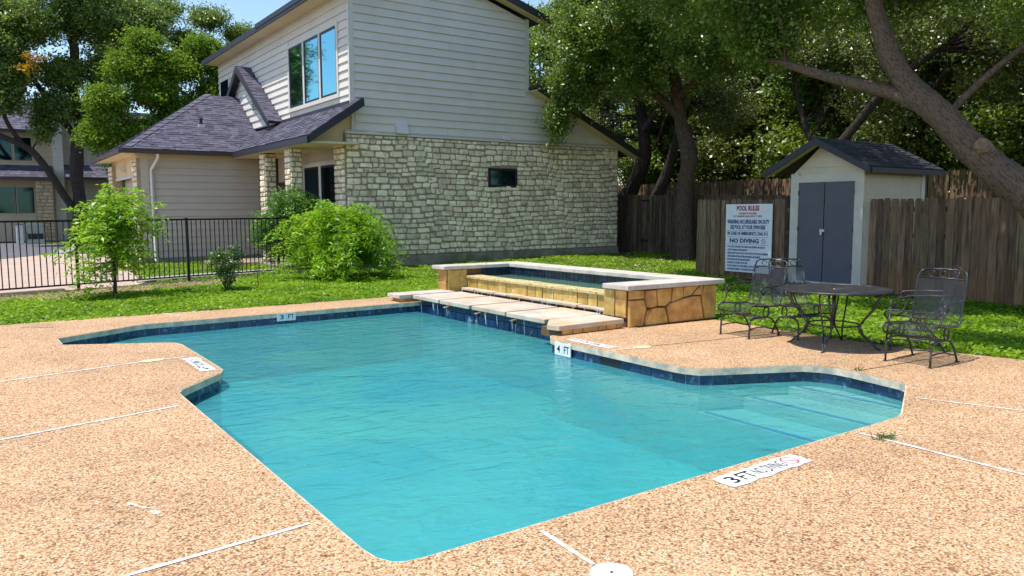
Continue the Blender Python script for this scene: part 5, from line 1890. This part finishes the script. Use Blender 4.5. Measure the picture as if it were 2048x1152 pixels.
x, y = scatter(8.3, 14.5, 1.5, 12.9, 760, lambda x, y: (x > np.where(y < 7.2, DECKX(y), 8.75)) & (vnoise(x, y, 0.9, 2) + (13.9 - x) * 0.25 > 0.28))
SETS.append((x, y, 0.055))
x, y = scatter(8.2, 18.7, 12.2, 19.25, 620, lambda x, y: ((x > 8.75) | (y > 12.4)) & ((x < 15.5) | (vnoise(x, y, 0.8, 3) + (17.4 - x) * 0.3 > 0.35)) )
SETS.append((x, y, 0.05))
x, y = scatter(3.4, 8.0, 18.9, 25.7, 420, lambda x, y: (y > fence_y(x) + 0.35) & (x > 3.1 + (y - 19) * 0.11) & ~((x > 7.0) & (y > 20)))
SETS.append((x, y, 0.05))
gv = []
for x, y, s in SETS:
    hump = vnoise(x, y, 2.2, 1)
    z = gzv(x, y) + rng.uniform(0.0, 0.075, len(x)) * (0.15 + hump)
    c = np.stack([x, y, z], 1)
    gv.append(leaf_geo(c, s, 0.75, 0.9))
v, f = join_geo(gv)
o = link('grass', np_mesh('grass', v, f), 'grass')
tag(o, 'bright green leafy ground cover on the lawn', 'grass', kind='stuff')
x, y = scatter(-3.5, 5.5, 14.5, 19, 420, lambda x, y: (y < fence_y(x) + 0.1) & dry(x, y))
c = np.stack([x, y, gzv(x, y) + rng.uniform(0.0, 0.035, len(x))], 1)
d = rng.normal(size=(len(c), 3)) * np.array([1, 1, 0.35])
v, f = leaf_geo(c, 0.10, 0.09, 0.6, dirs=d)
o = link('straw', np_mesh('straw', v, f), 'straw')
tag(o, 'dry straw and dead stems by the iron fence', 'straw', kind='stuff')
c = np.stack([rng.normal(5.0, .05, 70), rng.normal(2.71, .03, 70), rng.uniform(0.005, 0.025, 70)], 1)
v, f = leaf_geo(c, 0.06, 0.12, 0.2, dirs=rng.normal(size=(70, 3)) * np.array([1, 1, .6]))
tag(link('weed_tuft', np_mesh('weed_tuft', v, f), 'shrub'), 'small grass tuft growing in a caulked deck joint', 'weed')
c = np.stack([rng.normal(6.93, .02, 14), rng.normal(4.06, .02, 14), rng.uniform(0.005, 0.03, 14)], 1)
v, f = leaf_geo(c, 0.035, 0.4, 0.2)
tag(link('weed_tuft', np_mesh('weed_tuft', v, f), 'shrub'), 'tiny weed in the coping by the pool steps', 'weed')
# fallen leaves under the trees
x, y = scatter(13, 18.6, 11, 19.2, 40, lambda x, y: x > 13)
c = np.stack([x, y, gzv(x, y) + 0.03], 1)
v, f = leaf_geo(c, 0.06, 0.6, 2.0)
tag(link('leaf_litter', np_mesh('leaf_litter', v, f), 'straw'), 'brown fallen leaves under the trees by the dark fence', 'leaves', kind='stuff')

# ------------------------------------------------------------------ shrubs on the lawn
def pinnate(stems, leaflet, pitch, aspect=0.38, droop=0.25):
    """leaflets in pairs along compound leaves hung on the stems"""
    cs, ds = [], []
    for pts in stems:
        P = [Vector(p) for p in pts]
        for i in range(len(P) - 1):
            a, b = P[i], P[i + 1]
            t = (b - a).normalized()
            k = max(1, int((b - a).length / pitch))
            side = t.cross(Vector((0, 0, 1))).normalized()
            for j in range(k):
                c = a.lerp(b, (j + random.random()) / k)
                for sg in (-1, 1):
                    dd = (side * sg + t * 0.5 + Vector((0, 0, -droop)) + Vector((random.uniform(-.3, .3), random.uniform(-.3, .3), random.uniform(-.3, .3)))).normalized()
                    cs.append(c + dd * leaflet * 0.55)
                    ds.append(dd)
    return leaf_geo(np.array([c[:] for c in cs]), leaflet, aspect, 0.8, dirs=np.array([d_[:] for d_ in ds]))

def arching(base, top, n, reach, rise, drop, start=(0.35, 1.0), sub=6):
    """stems leaving an upright axis and arching out and down"""
    out = []
    base, top = Vector(base), Vector(top)
    sheaf = [(6.283 * (q_ + random.random()) / max(6, n // 5), random.uniform(.55, 1.2), random.uniform(.3, 1.9)) for q_ in range(max(6, n // 5))]
    for i in range(n):
        t = random.uniform(*start)
        p = base.lerp(top, t)
        a, k1, k2 = sheaf[i % len(sheaf)]
        a += random.gauss(0, .16)
        L_ = reach * k1 * random.uniform(0.5, 1.05)
        rise_, drop_ = rise * k2 * random.uniform(.7, 1.2), drop * random.uniform(.6, 1.15)
        pts = [p]
        for k in range(1, sub + 1):
            s = k / sub
            pts.append(p + Vector((math.cos(a), math.sin(a), 0)) * L_ * s + Vector((0, 0, rise_ * math.sin(s * 1.9) - drop_ * s * s)))
        out.append(pts)
    return out

yt = thing('young_tree', 'slender young tree with drooping lime green leaves before the iron fence', 'tree', (2.15, 15.96, -.03))
tk = rough_tube([(2.15, 15.96, -.05), (2.17, 15.95, .5), (2.12, 15.97, 1.1), (2.18, 15.96, 1.75), (2.15, 15.96, 1.95)], [.035, .028, .022, .014, .006], 7, 4)
tk.build('trunk', 'bark_dark', yt)
stems = arching((2.15, 15.96, .25), (2.17, 15.96, 1.75), 66, 1.0, .30, .45, (0.1, 1.0))
tw = MB()
leafstems = []
for s in stems:
    tw.tube(s, [.008, .007, .006, .005, .004, .003, .002], 4, False)
    for k in range(1, len(s)):
        p = s[k]
        for _ in range(4):
            d3 = Vector((random.uniform(-1, 1), random.uniform(-1, 1), random.uniform(-.9, .1))).normalized()
            q = p + d3 * random.uniform(.12, .24)
            leafstems.append([p, p.lerp(q, .5) + Vector((0, 0, .02)), q])
tw.build('branches', 'bark_dark', yt)
v, f = pinnate(leafstems, .095, .055, .42, .35)
link('crown', np_mesh('crown', v, f), 'lime', yt)

ws = thing('arching_shrub', 'large arching bright green shrub spilling over the iron fence', 'shrub', (6.95, 17.05, -.03))
stems = arching((7.05, 17.1, .1), (7.1, 17.15, 1.5), 95, 1.5, .45, 1.0, (0.2, 1.0), 8)
stems = [[Vector((p.x, p.y, max(p.z, .05))) for p in s] for s in stems]
tw = MB()
for k in range(5):
    a = random.uniform(0, 6.28)
    pts, rs = limb((6.95 + .1 * math.cos(a), 17.05 + .1 * math.sin(a), -.05), (6.95 + .3 * math.cos(a), 17.05 + .3 * math.sin(a), 1.35), .03, .015)
    tw.tube(pts, rs, 6)
leafstems = []
for s in stems:
    tw.tube(s, [.008] * 3 + [.004] * (len(s) - 3), 4, False)
    for k in range(1, len(s)):
        for _ in range(6):
            p = s[k - 1].lerp(s[k], random.random())
            d3 = Vector((random.uniform(-1, 1), random.uniform(-1, 1), random.uniform(-1.1, .2))).normalized()
            q = p + d3 * random.uniform(.16, .38) + Vector((0, 0, -.06))
            leafstems.append([p, p.lerp(q, .5) + Vector((0, 0, .05)), q])
tw.build('stems', 'bark_dark', ws)
v, f = pinnate(leafstems, .105, .062, .26, .4)
link('foliage', np_mesh('foliage', v, f), 'wist', ws)

ss = thing('small_shrub', 'small upright shrub with olive leaves left of the arching shrub', 'shrub', (4.15, 15.8, -.03))
tw = MB()
for k in range(7):
    a = random.uniform(0, 6.28)
    pts, rs = limb((4.15, 15.8, -.05), (4.15 + .32 * math.cos(a), 15.8 + .32 * math.sin(a), .35 + random.random() * .4), .014, .004)
    tw.tube(pts, rs, 5)
tw.build('stems', 'bark_dark', ss)
v, f = crown_leaves([(4.15, 15.8, .55, .40, .36, .30, 130), (4.0, 15.8, .68, .22, .2, .16, 30), (4.32, 15.75, .74, .2, .2, .14, 30), (4.18, 15.8, .25, .22, .22, .2, 30)], .045, 12, .05)
link('foliage', np_mesh('foliage', v, f), 'shrub', ss)

sp = thing('sapling_stick', 'bare thin sapling stem with a tag between the two shrubs', 'sapling', (4.87, 16.14, -.03))
tw = MB()
tw.tube([(4.87, 16.14, -.05), (4.86, 16.14, .3), (4.80, 16.15, .62)], [.012, .008, .004], 5)
tw.tube([(4.86, 16.14, .3), (4.92, 16.1, .55), (4.88, 16.1, .82)], [.006, .004, .003], 5)
tw.build('stem', 'bark_dark', sp)

rs_ = thing('round_shrub', 'rounded clipped shrub at the porch behind the iron fence', 'shrub', (7.25, 20.75, -.03))
v, f = crown_leaves([(7.3, 20.8, 1.05, 1.1, .9, 1.05, 1500), (7.25, 20.6, 1.75, .8, .7, .5, 600), (6.6, 20.7, .95, .65, .6, .8, 500)], .05, 14, .05)
link('foliage', np_mesh('foliage', v, f), 'clip', rs_)
tw = MB()
for k in range(6):
    a = random.uniform(0, 6.28)
    pts, q = limb((7.25, 20.75, -.05), (7.25 + .6 * math.cos(a), 20.75 + .6 * math.sin(a), 1.3), .03, .01)
    tw.tube(pts, q, 5)
tw.build('stems', 'bark_dark', rs_)

# ------------------------------------------------------------------ trees
def tree(name, label, base, trunks, blobs, leaf, per, spread, lmat, bmat, group='trees around the pool', twigs=40, n=12, mult=1.0):
    t = thing(name, label, 'tree', base, group)
    segs = []
    for k, (path, rad) in enumerate(trunks):
        rough_tube(path, rad, n if k == 0 else 9, 9 if k == 0 else 5, .085).build('trunk' if k == 0 else 'limb', bmat, t, smooth=True)
        segs += [Vector(p) for p in path[len(path) // 2:]]
    blobs = [(*b[:6], int(b[6] * mult)) for b in blobs]
    v, f = crown_leaves(blobs, leaf, per, spread)
    if twigs and segs:
        tw = MB()
        for _ in range(twigs):
            b = random.choice(blobs)
            q = Vector(b[:3]) + Vector(ball(1)[0]) * 1.0
            q = Vector((b[0] + (q.x - b[0]) * b[3], b[1] + (q.y - b[1]) * b[4], b[2] + (q.z - b[2]) * b[5]))
            p = min(segs, key=lambda s: (s - q).length)
            L_ = (q - p).length
            pts, rr = limb(p, q, min(.032, .008 * L_ + .01), .006, 6, .1, .12)
            tw.tube(pts, rr, 5, False)
        tag(tw.build('branches', bmat, t), kind='stuff')
    link('crown', np_mesh('crown', v, f), lmat, t)
    return t

# leaning live oak in front of the right fence
tree('live_oak', 'big live oak leaning over the fence with forked scaly trunk', (13.2, 3.3, -.1),
     [([(13.3, 3.0, -.3), (13.0, 3.9, .7), (12.7, 4.85, 1.65), (12.5, 5.45, 2.25), (12.5, 6.05, 2.92), (12.5, 6.5, 3.35), (12.55, 6.95, 3.95), (12.6, 7.25, 4.6), (12.6, 7.45, 5.3), (12.4, 7.6, 6.4), (12.0, 8.0, 7.6)],
       [.35, .28, .245, .225, .21, .195, .165, .14, .12, .09, .06]),
      ([(12.5, 6.2, 3.05), (12.5, 6.9, 3.42), (12.5, 7.7, 3.72), (12.5, 8.4, 3.98), (12.45, 8.95, 4.22), (12.4, 9.5, 4.42)], [.15, .115, .10, .085, .065, .035]),
      ([(12.55, 6.7, 3.6), (12.9, 7.3, 4.0), (13.0, 7.5, 4.5), (13.4, 7.9, 5.4)], [.10, .08, .06, .04]),
      ([(12.55, 6.1, 2.98), (13.2, 5.7, 3.7), (13.8, 5.2, 4.3), (14.4, 4.5, 4.8), (14.8, 3.6, 5.2)], [.06, .05, .045, .035, .025]),
      ([(12.6, 7.4, 5.2), (11.6, 6.6, 6.2), (10.4, 5.8, 7.2), (9.4, 4.2, 7.5)], [.13, .1, .06, .03])],
     [(12.3, 9.6, 5.6, 1.6, 1.4, .8, 300), (12.3, 9.4, 4.75, .8, .8, .5, 190), (13.8, 7.6, 5.6, 1.3, 1.5, .9, 260), (14.6, 5.0, 5.0, 1.7, 1.9, 1.1, 380), (14.6, 3.0, 5.2, 1.7, 1.6, 1.2, 250), (14.4, 9.2, 5.8, 1.6, 1.8, .9, 300),
      (15.6, 6.8, 6.0, 1.6, 1.8, 1.2, 300), (17.2, 8.6, 7.0, 1.5, 1.8, 1.0, 260), (17.0, 5.6, 6.4, 1.4, 1.6, 1.1, 260), (16.8, 11.0, 7.2, 1.4, 1.6, .9, 220), (13.0, 11.4, 5.9, 1.4, 1.5, .8, 260), (15.2, 4.0, 3.9, .9, 1.2, .6, 130)],
     .09, 15, .17, 'oak', 'bark', twigs=60, n=16, mult=1.4)
oak = bpy.data.objects['live_oak']
v, f = crown_leaves([(12.2, 2.0, 6.8, 1.7, 1.7, .6, 330), (12.2, 4.4, 6.9, 1.8, 1.8, .6, 380), (12.0, 7.0, 7.3, 1.8, 1.7, .6, 380), (11.9, 9.6, 7.2, 1.7, 1.7, .6, 380), (11.9, 12.0, 7.1, 1.6, 1.6, .6, 300), (10.7, 3.2, 7.4, 1.5, 1.7, .6, 330),
                     (10.8, 5.6, 7.6, 1.1, 1.4, .5, 220), (10.9, 8.6, 7.6, 1.0, 1.5, .5, 200), (10.7, 11.4, 7.5, 1.2, 1.5, .5, 210), (9.0, 3.0, 7.8, 1.1, 1.5, .5, 190), (8.9, 1.0, 7.7, 1.2, 1.3, .5, 160), (7.8, 2.2, 8.2, 1.1, 1.3, .4, 110), (6.4, 2.7, 8.7, .9, 1.1, .4, 60), (9.7, 6.6, 7.7, .9, 1.4, .4, 120), (9.7, 9.4, 7.7, .9, 1.4, .4, 110), (9.6, 11.8, 7.6, .9, 1.2, .4, 90), (7.3, 4.0, 7.9, .9, 1.0, .4, 90)], .15, 14, .2)
link('upper_shade_crown', np_mesh('upper_shade_crown', v, f), 'oak', oak)  # unseen leaf lobes overhead, laid out to shade the fence, shed and lawn
sc_m = rough_tube([(12.40, 5.46, 2.43), (12.29, 5.42, 2.48), (12.25, 5.40, 2.50)], [.14, .115, .08], 14, 2, .16)
sc_m.build('branch_scar', 'scar', oak)
# trees by the dark fence and the house corner
tree('oak_tree', 'straight trunked oak standing before the dark fence', (18.2, 16.5, 0),
     [([(18.2, 16.5, -.1), (18.2, 16.55, .9), (18.2, 16.58, 1.85), (18.2, 16.5, 2.6), (18.2, 16.42, 3.35), (18.2, 16.75, 4.2), (18.1, 16.85, 5.2), (17.8, 16.9, 6.4)], [.34, .28, .25, .245, .25, .21, .18, .12]),
      ([(18.2, 16.8, 4.4), (17.4, 17.2, 5.2), (16.4, 17.4, 5.8)], [.16, .11, .06]), ([(18.1, 16.8, 5.0), (18.3, 15.6, 5.8), (18.2, 14.4, 6.4)], [.16, .11, .06])],
     [(16.6, 17.3, 6.2, 2.0, 1.7, 1.5, 520), (15.3, 18.3, 5.4, 1.0, .7, 1.0, 170), (14.75, 18.6, 4.35, .45, .4, .9, 60), (18.0, 17.2, 7.6, 2.6, 2.4, 1.6, 520), (17.3, 14.6, 6.2, 2.0, 1.8, 1.3, 420), (15.6, 15.6, 7.6, 1.8, 1.8, 1.2, 300),
      (14.9, 17.6, 6.6, 1.0, 1.0, 1.1, 170), (15.4, 18.4, 7.6, 1.1, .9, 1.0, 200), (16.0, 18.2, 8.2, 1.3, 1.0, .8, 200), (16.0, 13.4, 6.6, 1.4, 1.4, 1.0, 170)],
     .10, 15, .17, 'oak', 'bark_red', twigs=70, mult=2.1)
tree('oak_tree', 'dark crooked oak rising behind the fence at the house corner', (20.5, 21.3, 0),
     [([(20.6, 22.4, .9), (20.5, 21.75, 1.8), (20.5, 21.2, 2.5), (20.5, 20.75, 3.2), (20.5, 20.65, 4.1), (20.5, 20.8, 4.95), (20.4, 21, 6)], [.36, .34, .30, .27, .23, .20, .13]),
      ([(20.5, 20.7, 4.4), (20.5, 20.0, 5.0), (20.5, 19.3, 5.6)], [.22, .17, .1])],
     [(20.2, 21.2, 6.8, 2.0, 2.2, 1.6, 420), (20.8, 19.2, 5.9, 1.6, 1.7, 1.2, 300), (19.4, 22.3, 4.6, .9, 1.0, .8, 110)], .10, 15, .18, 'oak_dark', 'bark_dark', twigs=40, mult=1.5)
tree('oak_tree', 'low leaning dark trunk behind the fence beside the straight oak', (20.6, 19.9, 0),
     [([(20.7, 20.7, 1.4), (20.6, 20.05, 2.15), (20.5, 19.6, 2.7), (20.4, 19.2, 3.4), (20.3, 18.8, 4.2), (20.2, 18.2, 5.2)], [.22, .21, .19, .16, .13, .08])],
     [(20.4, 17.8, 5.6, 1.6, 1.7, 1.1, 260), (20.3, 16.6, 4.6, 1.3, 1.3, .9, 170)], .10, 15, .18, 'oak_dark', 'bark_dark', twigs=24)
tree('oak_tree', 'slanting oak behind the shed with branches over its roof', (19.6, 13.6, 0),
     [([(19.8, 14.2, 0), (19.6, 13.6, 1.4), (19.4, 12.7, 2.6), (19.3, 11.7, 3.7), (19.3, 10.7, 4.7), (19.4, 9.6, 5.4)], [.2, .17, .15, .13, .11, .06]), ([(19.4, 12.6, 2.7), (19.6, 13.4, 4.0), (19.6, 13.8, 5.4)], [.1, .08, .05])],
     [(19.4, 10.4, 6.3, 1.6, 2.0, 1.1, 300), (19.6, 7.8, 6.0, 1.6, 1.8, 1.1, 260), (19.4, 13.4, 6.4, 1.5, 1.7, 1.0, 240), (20.2, 11.8, 4.6, 1.0, 1.4, .8, 150), (21.3, 8.6, 6.0, 1.0, 1.6, .8, 200), (21.3, 12.0, 6.0, 1.0, 1.6, .8, 200), (21.2, 5.6, 5.8, 1.0, 1.6, .8, 180), (20.4, 8.6, 4.6, 1.0, 1.5, .8, 150), (19.8, 5.4, 5.6, 1.5, 1.6, 1.1, 200), (20.6, 6.4, 3.9, 1.0, 1.4, .8, 130)],
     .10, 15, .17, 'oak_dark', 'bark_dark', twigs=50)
# the wood behind the boundary fence
BG = [(19.8, 26.5, 'oak rising above the rear roof slope of the house'), (24.6, 28.2, 'oak filling the gap behind the house corner fence'), (24.5, 24.0, 'shaded oak behind the boundary fence, closest to the house roof'), (24.5, 20.0, 'shaded oak behind the boundary fence, behind the straight oak'), (24.0, 16.2, 'shaded oak behind the boundary fence, left of the shed roof'),
      (23.8, 12.8, 'shaded oak behind the boundary fence, above the shed roof'), (23.8, 9.6, 'shaded oak behind the boundary fence, right of the shed roof'), (23.5, 6.4, 'shaded oak behind the boundary fence, behind the leaning trunk')]
for i, (x, y, lb) in enumerate(BG):
    tree('oak_tree', lb, (x, y, 0),
         [([(x, y, 0), (x + .2, y + .3, 2), (x - .1, y - .2, 3.6), (x + .2, y + .4, 5.4)], [.3, .25, .2, .1]), ([(x, y, 3.2), (x - .8, y - 1.0, 4.4), (x - 1.2, y - 1.8, 5.4)], [.13, .1, .06])],
         [(x - .3, y, 3.6, 1.6, 2.0, 1.3, 240), (x + .2, y + .6, 2.7, 1.2, 2.3, .8, 150), (x + .5, y + .8, 5.6, 1.8, 2.2, 1.5, 300), (x - .5, y - 1.0, 7.2, 1.9, 2.2, 1.6, 300), (x + 1.6, y - .5, 4.5, 1.5, 2.0, 2.0, 260), (x + .5, y, 9.0, 2.0, 2.2, 1.2, 220)],
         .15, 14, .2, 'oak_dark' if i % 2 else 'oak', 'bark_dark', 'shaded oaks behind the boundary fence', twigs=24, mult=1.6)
FAR = [(30, 27, 'tall far tree behind the shaded oaks, by the house roof'), (30, 20, 'tall far tree behind the shaded oaks, left of centre'), (30, 13, 'tall far tree behind the shaded oaks, beyond the shed'), (30, 6.5, 'tall far tree behind the shaded oaks, at the end of the row')]
for x, y, lb in FAR:
    tree('oak_tree', lb, (x, y, 0), [([(x, y, 0), (x, y + .3, 4), (x, y, 8)], [.35, .28, .12])],
         [(x, y, 4, 2.2, 4.2, 2.6, 420), (x + 1, y + 1, 8, 2.6, 4.2, 2.6, 420), (x, y - 1, 11.5, 2.4, 3.8, 1.8, 260)], .38, 13, .36, 'oak_dark', 'bark_dark', 'tall far trees', twigs=10, mult=2.4)

# left side: street oak, bright elm, back oak
STREET_OAK = tree('oak_tree', 'dark street oak with low forked limb beyond the driveway', (4.58, 43.99, 0.00),
     [([(4.52, 43.99, -0.20), (4.57, 43.99, 0.88), (4.59, 43.99, 2.22), (4.55, 43.99, 3.57), (4.62, 43.99, 4.79), (4.83, 43.99, 6.13), (4.58, 44.11, 7.72), (4.77, 43.99, 9.55), (4.40, 43.99, 11.14), (4.15, 44.24, 13.10)], [0.415, 0.330, 0.305, 0.305, 0.293, 0.257, 0.232, 0.208, 0.171, 0.098]),
      ([(4.40, 43.99, 1.73), (4.03, 43.87, 2.22), (3.42, 43.75, 3.38), (2.69, 43.63, 4.48), (1.96, 43.50, 4.91), (1.10, 43.38, 5.34), (0.24, 43.14, 6.25)], [0.183, 0.171, 0.159, 0.171, 0.134, 0.122, 0.086]),
      ([(2.44, 43.63, 4.60), (1.83, 43.50, 5.64), (1.59, 43.50, 6.50), (1.34, 43.38, 8.21)], [0.110, 0.098, 0.086, 0.061]),
      ([(4.58, 43.99, 5.28), (3.67, 43.99, 6.74), (2.69, 43.75, 8.45), (2.20, 43.75, 10.17)], [0.159, 0.134, 0.110, 0.073]), ([(4.77, 43.99, 6.25), (5.99, 43.99, 8.45), (7.09, 44.24, 10.17)], [0.159, 0.122, 0.073])],
     [(2.44, 43.50, 10.53, 2.44, 2.20, 1.47, 375), (1.75, 43.2, 9.3, 1.15, 1.5, 1.3, 190), (1.9, 43.2, 6.9, .8, 1.2, .8, 90), (1.96, 43.26, 8.09, 1.34, 1.47, 0.98, 150), (5.62, 43.99, 11.14, 2.32, 2.20, 1.47, 375), (4.15, 43.75, 8.21, 1.34, 1.22, 0.98, 162), (7.82, 44.48, 11.39, 1.96, 1.83, 1.22, 212),
      (1.10, 43.14, 6.74, 1.10, 1.22, 0.61, 100), (3.67, 43.50, 6.62, 1.10, 1.10, 0.86, 112), (4.77, 43.75, 12.85, 2.93, 2.69, 1.22, 275), (6.11, 43.99, 8.70, 1.34, 1.22, 1.10, 150), (5.50, 43.99, 6.25, 0.98, 0.98, 1.10, 137), (3.18, 43.63, 5.64, 0.43, 0.61, 0.86, 50)],
     .15, 26, .26, 'oakblue', 'bark_dark', 'trees along the street', twigs=110, mult=1.5)
v, f = crown_leaves([(2.82, 41.6, 8.5, .55, .36, .3, 16), (2.55, 41.6, 7.95, .36, .36, .25, 10), (2.75, 41.6, 8.2, .3, .3, .4, 8)], .13, 10, .12)
tag(link('yellow_leaves', np_mesh('yellow_leaves', v, f), 'yellow', STREET_OAK), kind='stuff')
tree('elm_tree', 'bright green feathery elm behind the garage roof', (8.3, 39, 0),
     [([(8.3, 39, 0), (8.2, 39, 2.5), (8.0, 39, 4.2), (7.6, 39, 6), (7.2, 39, 7.5)], [.25, .2, .17, .12, .06]), ([(8.1, 39, 3.6), (6.6, 38.8, 5.2), (5.6, 38.6, 6)], [.12, .09, .05]), ([(8.0, 39, 4.4), (9.4, 39, 6), (10.4, 39, 7)], [.12, .09, .05])],
     [(5.3, 38.4, 6.4, 1.2, 1.0, .8, 190), (6.4, 38.6, 8.0, 1.4, 1.1, .9, 200), (8.4, 38.8, 8.2, 1.4, 1.2, .9, 220), (10.6, 38.8, 8.4, 1.2, 1.0, .8, 150), (10.6, 38.8, 4.6, 1.3, 1.0, 1.0, 170), (6.6, 38.6, 5.0, 1.3, 1.1, .9, 230), (7.4, 38.8, 6.9, 1.3, 1.2, .8, 220), (8.6, 38.8, 5.8, 1.5, 1.2, 1.1, 320), (10.0, 39, 7.1, 1.3, 1.2, .9, 220), (9.4, 39, 4.4, 1.6, 1.2, 1.1, 260), (6.0, 38.8, 3.6, 1.0, .9, 1.0, 150), (4.9, 38.6, 4.9, .9, .9, .8, 120), (7.0, 38.8, 9.2, 1.0, .9, .6, 110), (9.6, 38.8, 9.2, 1.1, .9, .6, 120), (7.4, 39, 3.8, 1.2, 1.0, 1.0, 160), (11.2, 39, 5.6, 1.2, 1.1, 1.2, 200)],
     .13, 24, .25, 'elm', 'bark_dark', 'trees along the street', twigs=80, mult=1.4)
tree('oak_tree', 'spreading oak with open branches against the sky behind the house', (13.2, 50, 0),
     [([(13.2, 50, 0), (13.1, 50, 4), (12.9, 50, 6.5), (12.4, 50, 8.5), (12.0, 50, 10.5)], [.35, .3, .25, .17, .08]), ([(13, 50, 6), (14.2, 50, 7.6), (15.2, 50, 9.4)], [.18, .14, .07]), ([(12.8, 50, 7), (11.4, 50, 8.4), (10.2, 50, 9.4)], [.14, .1, .05]), ([(13.6, 50, 7), (14.9, 50, 7.4), (16.4, 50, 7.2)], [.12, .08, .04])],
     [(7.4, 48, 10.6, 1.5, 1.2, 1.0, 150), (7.0, 48, 13.2, 1.6, 1.2, .9, 130), (9.6, 49, 13.2, 1.6, 1.4, .8, 130), (12.4, 49, 13.0, 1.5, 1.2, .7, 110), (14.4, 49.4, 12.4, 1.1, 1.0, .7, 110), (11.2, 49.4, 11.6, 1.2, 1.1, .7, 110), (12.2, 50, 10.9, 1.6, 1.4, .9, 180), (14.6, 50, 10.7, 1.5, 1.4, 1.0, 200), (10.2, 50, 10.2, 1.2, 1.2, .8, 130), (15.8, 50, 9.0, 1.0, 1.2, .9, 120), (12.9, 50, 8.9, 1.2, 1.2, .7, 110), (10.8, 49.6, 7.6, 1.4, 1.3, 1.0, 170), (16.0, 50, 6.6, 1.2, 1.2, .9, 110), (8.8, 49, 9.6, 1.2, 1.2, .9, 110), (8.6, 49, 11.8, 1.6, 1.4, .7, 110), (13.4, 50, 6.2, 1.6, 1.3, 1.0, 170)],
     .16, 22, .28, 'oakblue', 'bark_dark', 'trees along the street', twigs=100, mult=1.35)
FL_ = [(-6, 62, 'far treetop behind the neighbouring roof, left'), (4, 64, 'far treetop behind the neighbouring roof, middle'), (14, 66, 'far tree between the neighbouring house and the garage'), (24, 62, 'far tree hidden behind the main house')]
for x, y, lb in FL_[:3]:
    tree('oak_tree', lb, (x, y, 0), [([(x, y, 0), (x, y + .3, 4), (x, y, 7)], [.35, .28, .12])],
         [(x, y, 4.5, 4.0, 2.2, 3.0, 360), (x + 1, y + 1, 8.0, 3.6, 2.4, 1.8, 260)], .2, 13, .3, 'oakblue', 'bark_dark', 'far trees beyond the street', twigs=10)
